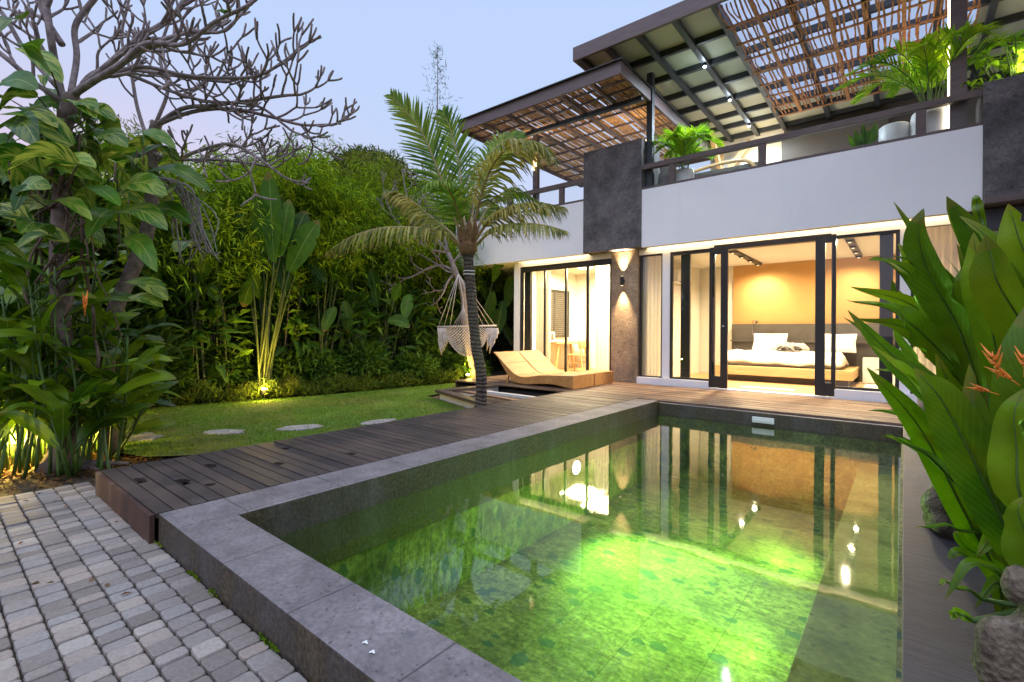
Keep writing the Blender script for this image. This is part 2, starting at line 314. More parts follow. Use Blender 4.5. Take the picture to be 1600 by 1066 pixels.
def leaf_mat(name, lo, hi, rib=(.3, .36, .1), trans=.3, ribw=.03, veins=26, rough=.4, varieg=None, dry=.0, gloss=.22, edge=None):
    """lc attribute: x across the blade (-1..1), y along it (0..1), z a random number for each leaf"""
    m, t, b = mat(name); out = t.nodes['Material Output']
    s = N(t, 'ShaderNodeSeparateXYZ'); L(t, attr(t, 'lc', 'Vector'), s.inputs[0]); u, v, r = s.outputs
    c = ramp(t, r, [(0, lo), (.85, hi), (1, tuple(x*1.25 for x in hi))])
    au = math_(t, 'ABSOLUTE', u)
    if veins:
        ve = math_(t, 'FRACT', math_(t, 'ADD', math_(t, 'MULTIPLY', v, veins), math_(t, 'MULTIPLY', au, -4.)))
        c = mixc(t, math_(t, 'MULTIPLY', math_(t, 'LESS_THAN', ve, .22), .11), c, tuple(x*1.7 for x in hi))
        bump(t, b, ve, .25, .004)
    P = N(t, 'ShaderNodeNewGeometry').outputs['Position']
    c = mixc(t, .45, c, ramp(t, noise(t, 7, 5, .65, P), [(.3, (.2, .22, .3)), (.7, (.78, .75, .6))]), 'OVERLAY')
    c = mixc(t, math_(t, 'MULTIPLY', ramp(t, noise(t, 2.2, 3, .6, P), [(.48, (0, 0, 0)), (.72, (1, 1, 1))]), .45), c, tuple(x*k_ for x, k_ in zip(hi, (1.9, 1.25, 1))))
    if varieg:
        q = N(t, 'ShaderNodeCombineXYZ'); L(t, math_(t, 'SUBTRACT', math_(t, 'MULTIPLY', v, 9.), math_(t, 'MULTIPLY', au, 3.2)), q.inputs[0]); L(t, math_(t, 'MULTIPLY', u, .9), q.inputs[1]); L(t, math_(t, 'MULTIPLY', r, 60.), q.inputs[2])
        f = noise(t, 1.0, 3, .55, q.outputs[0])
        c = mixc(t, math_(t, 'MULTIPLY', ramp(t, f, [(.44, (0, 0, 0)), (.58, (1, 1, 1))]), math_(t, 'MULTIPLY', math_(t, 'FRACT', math_(t, 'MULTIPLY', r, 7.3)), .95)), c, varieg)
    if ribw: c = mixc(t, math_(t, 'MULTIPLY', math_(t, 'LESS_THAN', au, ribw), .8), c, rib)
    if dry:
        dd = math_(t, 'MULTIPLY', math_(t, 'GREATER_THAN', math_(t, 'ADD', v, math_(t, 'MULTIPLY', noise(t, 5, 3), .35)), 1.08), dry)
        c = mixc(t, dd, c, (.25, .13, .04))
    L(t, c, b.inputs['Base Color']); b.inputs['Roughness'].default_value = rough; b.inputs['Specular IOR Level'].default_value = gloss
    tl = N(t, 'ShaderNodeBsdfTranslucent'); L(t, mixc(t, 1., c, (1.25, 1.3, .6), 'MULTIPLY'), tl.inputs[0])
    mx = N(t, 'ShaderNodeMixShader'); mx.inputs[0].default_value = trans; L(t, b.outputs[0], mx.inputs[1]); L(t, tl.outputs[0], mx.inputs[2]); L(t, mx.outputs[0], out.inputs[0]); return m
M['helic'] = leaf_mat('heliconia_leaf', (.018, .075, .004), (.15, .26, .008), rib=(.32, .36, .06), dry=.3, rough=.3, gloss=.38)
M['helic_dark'] = leaf_mat('tall_leaf', (.018, .06, .006), (.075, .17, .012), dry=.5, rough=.5)
M['pothos'] = leaf_mat('variegated_leaf', (.012, .065, .006), (.065, .19, .014), rib=(.36, .42, .1), ribw=.04, veins=14, varieg=(.5, .52, .1), rough=.3)
M['coco'] = leaf_mat('coconut_leaflet', (.05, .14, .025), (.19, .3, .05), veins=0, ribw=0, trans=.4, dry=.3, gloss=.12)
M['coco_stem'] = simple('frond_stem', (.3, .22, .08), .5, .3, 5)
M['rope_grey'] = simple('grey_root', (.3, .26, .24), .9, .3, 20)
M['coco_mix'] = leaf_mat('olive_leaflet', (.09, .13, .025), (.36, .35, .12), veins=0, ribw=0, trans=.35, dry=.6, gloss=.12)
M['coco_dry'] = leaf_mat('yellowing_leaflet', (.16, .13, .04), (.3, .24, .08), veins=0, ribw=0, trans=.35, dry=.8, gloss=.12)
M['areca'] = leaf_mat('areca_leaflet', (.1, .28, .015), (.3, .5, .035), veins=0, ribw=0, trans=.4, gloss=.12)
M['bamboo'] = leaf_mat('bamboo_leaf', (.02, .075, .004), (.28, .43, .02), veins=0, ribw=0, trans=.35, rough=.6, gloss=.12)
M['bamboo_y'] = leaf_mat('yellow_bamboo_leaf', (.1, .13, .02), (.26, .28, .06), veins=0, ribw=0, trans=.4, rough=.6, gloss=.12)
M['tree'] = leaf_mat('tree_leaf', (.04, .075, .02), (.15, .19, .06), veins=0, ribw=0, trans=.3, rough=.6, gloss=.12)
M['shrub'] = leaf_mat('shrub_leaf', (.03, .08, .012), (.1, .2, .025), veins=0, ribw=0, trans=.3, rough=.55, gloss=.12)
M['cover'] = leaf_mat('ground_cover_leaf', (.06, .1, .015), (.16, .22, .03), veins=0, ribw=0, trans=.3, rough=.6, gloss=.12)
M['grass'] = leaf_mat('grass_blade', (.06, .14, .008), (.16, .27, .02), veins=0, ribw=0, trans=.3, rough=.7, gloss=.12)
M['litter'] = leaf_mat('fallen_leaf', (.06, .035, .015), (.2, .11, .04), veins=0, ribw=0, trans=.1, rough=.8)

# ------------------------------------------------------------------ object helpers
def wloc(o):
    v = Vector((0, 0, 0))
    while o is not None: v += o.location; o = o.parent
    return v
def tag(o, label=None, cat=None, group=None, kind=None):
    if label: o['label'] = label
    if cat: o['category'] = cat
    if group: o['group'] = group
    if kind: o['kind'] = kind
    return o
def thing(name, label, cat, loc=(0, 0, 0), group=None):
    o = bpy.data.objects.new(name, None); COL.objects.link(o); o.location = loc; o.empty_display_size = .1
    return tag(o, label, cat, group)
class MB:
    """collects shapes in world coordinates"""
    def __init__(s): s.v = []; s.f = []; s.var = []; s.lc = []
    def _add(s, vs, fs, var=None, lc=None):
        n = len(s.v); s.v += [tuple(p) for p in vs]; s.f += [tuple(i+n for i in f) for f in fs]
        r = random.random() if var is None else var
        s.var += [r]*len(fs); s.lc += lc if lc else [(0, .5, r)]*len(vs); return s
    def box(s, x0, x1, y0, y1, z0, z1, var=None):
        vs = [(x, y, z) for z in (z0, z1) for x, y in ((x0, y0), (x1, y0), (x1, y1), (x0, y1))]
        return s._add(vs, [(3, 2, 1, 0), (4, 5, 6, 7), (0, 1, 5, 4), (1, 2, 6, 5), (2, 3, 7, 6), (3, 0, 4, 7)], var)
    def prism(s, poly, z0, z1, var=None):
        n = len(poly); vs = [(x, y, z0) for x, y in poly]+[(x, y, z1) for x, y in poly]
        return s._add(vs, [tuple(range(n))[::-1], tuple(range(n, 2*n))]+[(i, (i+1) % n, n+(i+1) % n, n+i) for i in range(n)], var)
    def beam(s, p, q, w, h, var=None):
        p, q = Vector(p), Vector(q); t = (q-p).normalized(); a = t.cross(Vector((0, 0, 1)))
        if a.length < .01: a = Vector((1, 0, 0))
        a.normalize(); b = a.cross(t).normalized(); a *= w/2; b *= h/2
        vs = [c+o for c in (p, q) for o in (-a-b, a-b, a+b, -a+b)]
        return s._add(vs, [(3, 2, 1, 0), (4, 5, 6, 7), (0, 1, 5, 4), (1, 2, 6, 5), (2, 3, 7, 6), (3, 0, 4, 7)], var)
    def tube(s, pts, rs, n=8, cap=True, var=None):
        pts = [Vector(p) for p in pts]; m = len(pts)
        if not hasattr(rs, '__len__'): rs = [rs]*m
        vs = []; a = None
        for i, p in enumerate(pts):
            t = (pts[min(i+1, m-1)]-pts[max(i-1, 0)]).normalized()
            if a is None:
                a = t.cross(Vector((0, 0, 1)));  a = Vector((1, 0, 0)) if a.length < .05 else a
            a = (a-t*a.dot(t)).normalized(); b = t.cross(a)
            for k in range(n):
                g = 2*math.pi*k/n; vs.append(p+(a*math.cos(g)+b*math.sin(g))*rs[i])
        fs = [(i*n+k, i*n+(k+1) % n, (i+1)*n+(k+1) % n, (i+1)*n+k) for i in range(m-1) for k in range(n)]
        if cap: fs += [tuple(range(n))[::-1], tuple(range((m-1)*n, m*n))]
        return s._add(vs, fs, var, [(0, i/(m-1), .5) for i in range(m) for k in range(n)])
    def lathe(s, c, prof, n=20, var=None):
        vs = [(c[0]+r*math.cos(2*math.pi*k/n), c[1]+r*math.sin(2*math.pi*k/n), c[2]+z) for r, z in prof for k in range(n)]; m = len(prof)
        fs = [(i*n+k, i*n+(k+1) % n, (i+1)*n+(k+1) % n, (i+1)*n+k) for i in range(m-1) for k in range(n)]+[tuple(range(n))[::-1], tuple(range((m-1)*n, m*n))]
        return s._add(vs, fs, var)
    def blade(s, pts, width, nrm, prof=None, cup=.18, thin=None):
        """leaf blade along a midrib: pts, full width, facing normal"""
        pts = [Vector(p) for p in pts]; m = len(pts); vs = []; lc = []; r = random.random() if thin is None else thin
        wob = random.uniform(0, 6)
        tears = {(random.randint(3, m-3), random.choice((-1, 1))): random.uniform(.35, .8) for _ in range(random.randint(0, 4))} if width > .1 and m > 9 and prof is None or (m == 22) else {}
        for i, p in enumerate(pts):
            v = i/(m-1); t = (pts[min(i+1, m-1)]-pts[max(i-1, 0)]).normalized()
            side = t.cross(nrm); side = Vector((1, 0, 0)) if side.length < .01 else side.normalized(); nn = side.cross(t)
            w = width/2*(prof(v) if prof else max(.02, math.sin(math.pi*min(1, v*.93+.05))**.75))
            for u in (-1, -.5, 0, .5, 1):
                tf = tears.get((i, 1 if u > 0 else -1), 1) if abs(u) > .6 else 1
                dz = cup*w*abs(u) + .04*w*math.sin(wob+v*17+u*3)*abs(u)
                vs.append(p+side*(u*w*tf)+nn*dz); lc.append((u, v, r))
        fs = [(i*5+k, i*5+k+1, i*5+k+6, i*5+k+5) for i in range(m-1) for k in range(4)]
        return s._add(vs, fs, r, lc)
    def build(s, name, mt, parent=None, smooth=False, kind=None, bevel=None):
        o_ = wloc(parent) if parent else Vector((0, 0, 0)); me = bpy.data.meshes.new(name)
        if s.v:
            me.from_pydata([(x-o_.x, y-o_.y, z-o_.z) for x, y, z in s.v], [], s.f)
        a = me.attributes.new('var', 'FLOAT', 'FACE'); a.data.foreach_set('value', s.var)
        a = me.attributes.new('lc', 'FLOAT_VECTOR', 'POINT'); a.data.foreach_set('vector', np.array(s.lc, dtype=np.float32).ravel())
        me.materials.append(M[mt] if isinstance(mt, str) else mt)
        if smooth: me.shade_smooth()
        o = bpy.data.objects.new(name, me); COL.objects.link(o)
        if parent: o.parent = parent
        if kind: o['kind'] = kind
        if bevel:
            b = o.modifiers.new('bevel', 'BEVEL'); b.width = bevel; b.segments = 2; b.limit_method = 'ANGLE'
        return o
def copy_tree(o, parent=None):
    c = o.copy(); COL.objects.link(c); c.parent = parent
    for ch in list(o.children): copy_tree(ch, c)
    return c
def cloud(name, C, D, Nn, Ln, Wd, mt, parent=None, kind=None, bend=.25):
    """many small folded leaves in one mesh: centres, directions, normals (n,3), length, width (n)"""
    n = len(C); D = D/np.linalg.norm(D, axis=1, keepdims=True)
    Sd = np.cross(D, Nn); Sd /= np.linalg.norm(Sd, axis=1, keepdims=True)+1e-9; Up = np.cross(Sd, D)
    Ln = Ln[:, None]; Wd = Wd[:, None]
    V = np.stack([C, C+D*Ln*.45+Sd*Wd*.5+Up*Wd*.12, C+D*Ln-Up*Ln*bend, C+D*Ln*.45-Sd*Wd*.5+Up*Wd*.12, C+D*Ln*.5-Up*Ln*bend*.3], 1)
    V -= np.array(wloc(parent) if parent else (0, 0, 0))
    me = bpy.data.meshes.new(name); base = np.arange(n)[:, None]*5
    Fc = np.concatenate([base+np.array([[0, 1, 4]]), base+np.array([[1, 2, 4]]), base+np.array([[0, 4, 3]]), base+np.array([[4, 2, 3]])], 0)
    me.vertices.add(n*5); me.vertices.foreach_set('co', V.reshape(-1).astype(np.float32))
    me.loops.add(Fc.size); me.loops.foreach_set('vertex_index', Fc.reshape(-1).astype(np.int32))
    me.polygons.add(len(Fc)); me.polygons.foreach_set('loop_start', np.arange(0, Fc.size, 3, dtype=np.int32)); me.polygons.foreach_set('loop_total', np.full(len(Fc), 3, dtype=np.int32))
    me.update(calc_edges=True)
    lc = np.zeros((n, 5, 3), np.float32); lc[:, 1, 0] = 1; lc[:, 3, 0] = -1; lc[:, 1, 1] = lc[:, 3, 1] = .45; lc[:, 4, 1] = .5; lc[:, 2, 1] = .9; lc[:, :, 2] = rng.random(n)[:, None]
    a = me.attributes.new('lc', 'FLOAT_VECTOR', 'POINT'); a.data.foreach_set('vector', lc.ravel())
    me.materials.append(M[mt]); o = bpy.data.objects.new(name, me); COL.objects.link(o)
    if parent: o.parent = parent
    if kind: o['kind'] = kind
    return o
def unit(n, zs=1.0):
    d = rng.normal(size=(n, 3)); d[:, 2] *= zs; return d/np.linalg.norm(d, axis=1, keepdims=True)
def spline(pts, n):
    P = [Vector(p) for p in pts]; P = [P[0]*2-P[1]]+P+[P[-1]*2-P[-2]]; out = []; m = len(P)-3
    for i in range(n):
        x = i/(n-1)*m; k = min(int(x), m-1); t = x-k; a, b, c, d = P[k:k+4]
        out.append(.5*((2*b)+(c-a)*t+(2*a-5*b+4*c-d)*t*t+(3*b-a-3*c+d)*t**3))
    return out
def spot(parent, loc, target, watts, ang, blend, col, size=.03, name='lamp_light'):
    d = bpy.data.lights.new(name, 'SPOT'); d.energy = watts; d.spot_size = rad(ang); d.spot_blend = blend; d.color = col; d.shadow_soft_size = size
    o = bpy.data.objects.new(name, d); COL.objects.link(o); o.parent = parent
    o.location = Vector(loc)-wloc(parent); o.rotation_euler = (Vector(target)-Vector(loc)).to_track_quat('-Z', 'Y').to_euler(); return o
def point(parent, loc, watts, col, size=.05, name='lamp_light'):
    d = bpy.data.lights.new(name, 'POINT'); d.energy = watts; d.color = col; d.shadow_soft_size = size
    o = bpy.data.objects.new(name, d); COL.objects.link(o); o.parent = parent; o.location = Vector(loc)-wloc(parent); return o
def area(parent, loc, target, watts, sx, sy, col, name='lamp_light'):
    d = bpy.data.lights.new(name, 'AREA'); d.energy = watts; d.color = col; d.shape = 'RECTANGLE'; d.size = sx; d.size_y = sy
    o = bpy.data.objects.new(name, d); COL.objects.link(o); o.parent = parent
    o.location = Vector(loc)-wloc(parent); o.rotation_euler = (Vector(target)-Vector(loc)).to_track_quat('-Z', 'Y').to_euler(); return o
WARM = (1, .74, .42); WARM2 = (1, .79, .47); COOL = (.72, .86, 1); YEL = (1, .68, .13)
M['bulb_warm'] = emit('warm_bulb', (1, .8, .5), 2); M['bulb_cool'] = emit('cool_bulb', (.8, .92, 1), 30); M['bulb_yel'] = emit('yellow_bulb', (1, .8, .28), 45)
M['strip_warm'] = emit('warm_strip', (1, .78, .45), 6)
M['bulb_small'] = emit('small_bulb', (1, .85, .6), 3)
M['taupe'] = simple('taupe_wall', (.13, .11, .095), .8, .06, 2)
M['undergrowth'] = leaf_mat('shade_toned_undergrowth_leaf', (.015, .035, .006), (.05, .1, .012), veins=0, ribw=0, trans=.2, rough=.6, gloss=.12)  # leaf colour set extra dark, painting in the shade low in the hedge
M['bulb_pool'] = emit('pool_bulb', (.8, 1, .75), 60)
# ------------------------------------------------------------------ ground, lawn, paving, deck, pool
GZ = -.165
b = MB(); 
def grid_sheet(x0, x1, y0, y1, nx, ny, zf):
    vs = [(x0+(x1-x0)*i/nx, y0+(y1-y0)*j/ny) for j in range(ny+1) for i in range(nx+1)]
    fs = [(j*(nx+1)+i, j*(nx+1)+i+1, (j+1)*(nx+1)+i+1, (j+1)*(nx+1)+i) for j in range(ny) for i in range(nx)]
    return [(x, y, zf(x, y)) for x, y in vs], fs
# ground: one big sheet with a hole under the pool, so four pieces of one mesh
for x0, x1, y0, y1 in ((-300, -3.2, -300, 300), (.3, 300, -300, 300), (-3.2, .3, -300, .9), (-3.2, .3, 7.5, 300)):
    b._add([(x0, y0, GZ-.03), (x1, y0, GZ-.03), (x1, y1, GZ-.03), (x0, y1, GZ-.03)], [(0, 1, 2, 3)])
b.build('ground', 'soil', kind='structure')
b = MB()
edge = [(-5.55, 1.35), (-5.25, 1.75), (-4.64, 2.0), (-4.64, 5.0), (-5.0, 5.3), (-6.9, 5.95), (-7.3, 8.6), (-8.0, 8.7), (-8.25, 6.3), (-8.35, 4.6), (-8.6, 3.6), (-8.95, 2.0), (-9.1, .4), (-7.2, .6), (-6.2, 1.15)]
bm = bmesh.new(); bm.faces.new([bm.verts.new((x, y, GZ+.012)) for x, y in edge]); bmesh.ops.triangulate(bm, faces=bm.faces[:])
bmesh.ops.subdivide_edges(bm, edges=bm.edges[:], cuts=3, use_grid_fill=True)
for v in bm.verts: v.co.z += .012*math.sin(v.co.x*3.1)*math.sin(v.co.y*2.3)
for f in bm.faces:
    if f.normal.z < 0: f.normal_flip()
me = bpy.data.meshes.new('lawn'); bm.to_mesh(me); bm.free(); me.materials.append(M['lawn'])
o = bpy.data.objects.new('lawn', me); COL.objects.link(o); o['kind'] = 'structure'
def inside(x, y, poly):
    c = False; j = len(poly)-1
    for i in range(len(poly)):
        (xi, yi), (xj, yj) = poly[i], poly[j]
        if (yi > y) != (yj > y) and x < (xj-xi)*(y-yi)/(yj-yi)+xi: c = not c
        j = i
    return c
pts = [(x, y) for x, y in zip(rng.uniform(-9.1, -4.65, 90000), rng.uniform(.4, 8.7, 90000)) if inside(x, y, edge)]
pts = np.array(pts); n = len(pts); C = np.column_stack([pts, np.full(n, GZ+.01)])
d = rng.normal(size=(n, 3))*.45; d[:, 2] = 1
cloud('grass', C, d, unit(n), rng.uniform(.015, .04, n), rng.uniform(.003, .006, n), 'grass', kind='stuff')
# leaf litter on the bare soil under the left planting
n = 2600; C = np.column_stack([rng.normal(-6.3, .75, n), rng.normal(.75, .5, n), rng.uniform(GZ-.025, GZ+.01, n)])
C = C[(C[:, 0] < -5.1) | (C[:, 1] > 1.0)]; C = C[C[:, 0] < -4.7]; n = len(C); d = rng.normal(size=(n, 3)); d[:, 2] *= .25; nn = rng.normal(size=(n, 3))*.4; nn[:, 2] = 1
tag(cloud('leaf_litter', C, d, nn, rng.uniform(.03, .09, n), rng.uniform(.012, .04, n), 'litter', kind='stuff'))

# paving: real rounded blocks, some sunk or tilted a little
b = MB(); pit_y = .105; row = 0
def rounded(x0, x1, y0, y1, z, tx, ty, var):
    r = .016; vs = []
    def ring(ins, zz):
        out = []
        for (cx, cy_, a0) in ((x1-r, y1-r, 0), (x0+r, y1-r, 90), (x0+r, y0+r, 180), (x1-r, y0+r, 270)):
            for k in range(3):
                a = rad(a0+k*45); out.append((cx+(r-ins)*math.cos(a), cy_+(r-ins)*math.sin(a), zz))
        return out
    top = z; xm, ym = (x0+x1)/2, (y0+y1)/2
    for ins, zz in ((0, top-.05), (0, top-.012), (.002, top-.0025), (.006, top)):
        vs += [(x, y, q+(x-xm)*tx+(y-ym)*ty) for x, y, q in ring(ins, zz)]
    fs = [(k*12+i, k*12+(i+1) % 12, (k+1)*12+(i+1) % 12, (k+1)*12+i) for k in range(3) for i in range(12)]+[tuple(range(36, 48))]
    b._add(vs, fs, var)
y = .862
while y > -1.3:
    x = -5.04+random.uniform(-.01, .01)
    while x < -.5:
        w = random.choice((.08, .09, .1, .1, .07))
        rounded(x+.0012, x+w-.0012, y-pit_y+.0028, y-.0028, GZ+random.uniform(-.004, .004), random.gauss(0, .013), random.gauss(0, .013), random.random())
        x += w
    y -= pit_y
b.build('paving', 'paver', kind='structure', smooth=False)
b = MB(); b.box(-5.06, -.3, -1.4, .86, GZ-.026, GZ-.02); b.build('paving_bed', 'soil', kind='structure')

# deck: boards running across, gaps between, some rotted through
b = MB(); BW = .0905; y = .85; holes = {1: (-4.2, .16), 3: (-3.93, .17), 4: (-3.68, .07), 6: (-4.23, .14), 10: (-3.86, .1), 13: (-4.3, .08), 16: (-3.7, .1)}
k = 0
def board(x0, x1, y0, y1, hole=None, var=None):
    w = min(1, max(0, (y0-5)/3)); var = (random.random()*.4*(1-w)+random.uniform(.55, 1)*w) if var is None else var; dz = random.uniform(-.0025, .0025)  # boards lighter and warmer toward the villa, colour standing in for lamp spill
    if not hole: b.box(x0, x1, y0, y1, -.028+dz, dz, var); return
    hx, hl = hole; n = 9; xs = [hx+hl*i/(n-1) for i in range(n)]
    lo = [y0+(.012+random.uniform(-.004, .012)) for _ in xs]
    b.box(x0, hx, y0, y1, -.028+dz, dz, var); b.box(hx+hl, x1, y0, y1, -.028+dz, dz, var)
    for i in range(n-1):
        w = .75*math.sin(math.pi*(i+.5)/(n-1))**.5+random.uniform(-.12, .1); ya = y0+(y1-y0)*random.uniform(.02, .1)
        yb = y1-(y1-y0)*max(.12, 1-w)*random.uniform(.4, 1)
        b.box(xs[i], xs[i+1], y0, ya, -.028+dz, dz, var); b.box(xs[i], xs[i+1], yb, y1, -.028+dz, dz, var)
while y < 9.42:
    y1 = y+BW; x0 = -4.62; x1 = -3.295
    if y > 7.2: x1 = 1.3
    if y > 7.25: x0 = -7.5
    if y1 > 9.42: break
    cuts = [x0]; 
    while x1-cuts[-1] > 2.4: cuts.append(cuts[-1]+random.uniform(1.2, 2.2))
    cuts.append(x1)
    for a_, c_ in zip(cuts, cuts[1:]):
        h = holes.get(k); h = h if h and a_ < h[0] < c_-h[1] else None
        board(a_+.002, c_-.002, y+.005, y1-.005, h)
    y = y1; k += 1
b.box(-4.62, -4.6, .86, 5.2, GZ, -.03, .5); b.box(-7.5, -7.47, 7.3, 9.4, GZ, -.03, .5)
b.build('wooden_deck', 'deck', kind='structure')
b = MB(); b.box(-4.62, -3.3, .825, .849, GZ-.02, -.004); b.build('deck_end_fascia', 'deckside', kind='structure')
b = MB(); b.box(-4.58, -3.3, .9, 7.2, GZ-.02, -.1); b.box(-7.4, 1.3, 7.34, 9.4, GZ-.02, -.1); b.build('deck_underside', 'deep', kind='structure')

# pool
FZ = -1.12; WZ = -.2; FARY = 7.2
b = MB()
b.box(-3.292, -2.93, .865, 7.2, -.5, 0); b.box(-2.93, 0.0, .865, 1.15, -.5, .0005)
b.box(-2.93, 0, FARY, FARY+.15, -.5, -.03)
b.build('pool_coping', 'coping', kind='structure', bevel=.006)
b = MB(); b.box(0, 1.6, -1.2, 7.4, -.5, 0); b.build('stone_terrace', 'slab', kind='structure', bevel=.005)
b = MB()
b.box(-3.15, -2.945, 1.0, 7.4, FZ-.1, -.17); b.box(-2.945, .1, .95, 1.165, FZ-.1, -.19); b.box(-2.945, .1, FARY-.012, 7.4, FZ-.1, -.23)
b.box(-.015, .1, 1.165, FARY-.012, FZ-.1, -.19)
b.box(-2.945, -.015, 1.165, FARY-.012, FZ-.1, FZ)
b.build('pool_basin', 'pool', kind='structure')
b = MB(); b.box(-.4, -.016, 1.166, FARY-.013, FZ+.002, -.5); b.build('pool_ledge', 'ledge', kind='structure', bevel=.004)
b = MB(); b._add([(-2.95, 1.14, WZ), (.0, 1.14, WZ), (.0, FARY, WZ), (-2.95, FARY, WZ)], [(0, 1, 2, 3)]); b.build('pool_water', 'water', kind='structure')
b = MB(); b.box(-1.6, -1.33, FARY-.03, FARY-.002, -.165, -.085); sk = b.build('pool_skimmer', 'white', bevel=.006)
tag(sk, 'small white skimmer plate set in the far wall of the pool', 'skimmer')
b = MB(); b.box(-1.58, -1.35, FARY-.034, FARY-.03, -.15, -.125); b.build('slot', 'pot', sk)
for lx, ly, sx, w, tx, ty, lab in ((-2.945, 4.75, 1, 950, -.4, 3.5, 'bright round underwater lamp in the left pool wall'), (-.4, 3.6, -1, 130, -1.6, 3.6, 'round underwater lamp in the side of the submerged ledge, the one nearer the camera'), (-.4, 5.2, -1, 200, -1.7, 5.2, 'round underwater lamp in the side of the submerged ledge, the one nearer the villa')):
    lz = -.5 if sx > 0 else -.66; pl = thing('pool_lamp', lab, 'pool lamp', (lx, ly, lz), 'underwater pool lamps'); x1 = lx+sx*(.05 if sx > 0 else .01)
    b = MB(); b.tube([(lx+sx*.0, ly, lz), (x1, ly, lz)], [.1, .09], 20); b.build('rim', 'chrome', pl)
    b = MB(); b.tube([(x1, ly, lz), (x1+sx*.006, ly, lz)], [.075, .07], 20); b.build('lens', 'bulb_pool', pl)
    spot(pl, (x1+sx*.03, ly, lz+.02), (tx, ty, -1.12), w, 96 if sx > 0 else 125, 1, (.44, 1, .18), .15)
# stepping stones
for (px, py, rx, ry, rot, lab) in ((215, 683, .3, .2, 10, 'flat grey stepping stone nearest the left planting'), (352, 675, .24, .15, 30, 'narrow pale stepping stone in the middle of the lawn path, second from the left planting'),
        (470, 668, .27, .17, 60, 'broad stepping stone half way along the deck edge'), (592, 659, .26, .15, 75, 'stepping stone touching the deck, nearest the coconut palm')):
    qy = (py-PY)-(px-PX)*math.sin(ROLL); p = at(px, py, (CH-GZ-.02)/(qy/F_PX)); b = MB(); poly = []
    for k in range(13):
        a = 2*math.pi*k/13; r = random.uniform(.8, 1.12); x_, y_ = rx*r*math.cos(a), ry*r*math.sin(a); c_, s_ = math.cos(rad(rot)), math.sin(rad(rot))
        poly.append((p.x+x_*c_-y_*s_, p.y+x_*s_+y_*c_))
    b.prism(poly, GZ, GZ+.027); tag(b.build('stepping_stone', 'stone_step', bevel=.012), lab, 'stepping stone', 'stepping stones across the lawn')

# planter frame round the palm pit
pf = thing('planter_surround', 'low white walled planter with dark wooden rim boards around the palm pit', 'planter', (-5.3, 5.5, GZ))
b = MB(); b.beam((-6.42, 5.9, -.105), (-4.72, 5.28, -.105), .05, .12); b.beam((-6.42, 5.9, -.105), (-6.3, 7.3, -.105), .05, .12); b.build('white_wall', 'plaster', pf)
b = MB(); b.beam((-6.47, 5.9, -.02), (-4.64, 5.22, -.02), .17, .05, .3); b.beam((-6.4, 5.98, -.021), (-6.28, 7.26, -.021), .17, .045, .2); b.beam((-6.2, 6.3, -.05), (-4.64, 6.0, -.05), .15, .03, .8); b.build('rim_board', 'deck', pf)
b = MB(); b.beam((-6.2, 6.62, -.07), (-4.6, 6.55, -.07), .08, .05); b.build('inner_kerb', 'pot', pf)

# ------------------------------------------------------------------ villa
V = thing('villa', 'two storey white villa with dark stone panels, bamboo roofs and lit glass doors', 'house', (-4, 9.5, 0))
def part(name, mt, *boxes, bevel=None, par=None):
    b = MB()
    for q in boxes: b.box(*q)
    return b.build(name, mt, par or V, bevel=bevel)
FY = 9.2; GY = 9.5; SZ = 2.77
# upper parapet and slab
part('parapet', 'plaster', (-9.47, -5.47, FY, FY+.15, SZ, 3.93), (-4.12, .83, FY, FY+.15, SZ, 3.93), (-9.47, -9.32, FY+.15, 13.8, SZ, 3.93))
part('floor_slab', 'ceil', (-9.32, -7.45, FY+.15, 14.4, SZ+.004, 3.1), (-7.45, 3.2, FY+.15, GY-.02, 2.9, 3.1), (-7.45, 3.2, GY-.02, 14.4, SZ+.004, 3.1))
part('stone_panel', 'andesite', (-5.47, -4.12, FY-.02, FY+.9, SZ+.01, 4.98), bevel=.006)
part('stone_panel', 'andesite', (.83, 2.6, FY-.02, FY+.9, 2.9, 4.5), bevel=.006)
part('eave', 'railwood', (.83, 3.0, FY-.25, FY+.5, 2.8, 2.88)); part('eave', 'steel', (.6, 3.0, FY+.1, FY+.5, 2.5, 2.79))
# ground floor walls
part('lintel', 'plaster', (-7.45, .9, GY-.02, GY+.12, 2.66, SZ))
part('plinth', 'plaster', (-4.3, -2.86, GY-.1, GY+.1, -.1, .13), (-.87, 1.3, GY-.1, GY+.1, -.1, .145), (-2.86, -.87, GY-.1, GY+.1, -.1, .012), (-7.45, -4.3, GY-.02, GY+.1, -.1, .03))
part('corner_post', 'plaster', (-7.62, -7.46, GY-.05, GY+.15, -.1, SZ))
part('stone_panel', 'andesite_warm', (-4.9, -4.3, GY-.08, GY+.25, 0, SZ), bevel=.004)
for x0, x1 in ((-3.79, -3.64), (-.05, .08), (.75, 6.0)): part('mullion_wall', 'plaster', (x0, x1, GY-.03, GY+.1, .145, 2.66))
RY = 13.0
part('room_wall', 'room', (-4.28, -4.18, GY+.14, RY, 0, SZ), (1.2, 1.3, GY+.12, RY, 0, SZ), (-4.28, 1.3, RY+.02, RY+.12, 0, SZ))   # bedroom
part('room_wall', 'room', (-7.6, -7.5, GY+.15, 12.3, 0, SZ), (-7.6, -4.29, 12.2, 12.3, 0, SZ), (-4.42, -4.29, GY+.26, 12.2, 0, SZ))  # study
part('feature_wall', 'ochre', (-3.35, 1.2, RY-.02, RY+.02, 1.28, SZ-.002))
part('room_floor', 'wood', (-4.18, 1.2, GY+.1, RY, -.12, .008), (-7.5, -4.4, GY+.1, 12.2, -.12, .02))
part('ceiling_board', 'ceil', (-4.18, 1.2, GY+.12, RY, SZ-.03, SZ+.003), (-7.5, -4.4, GY+.15, 12.2, SZ-.03, SZ+.003))

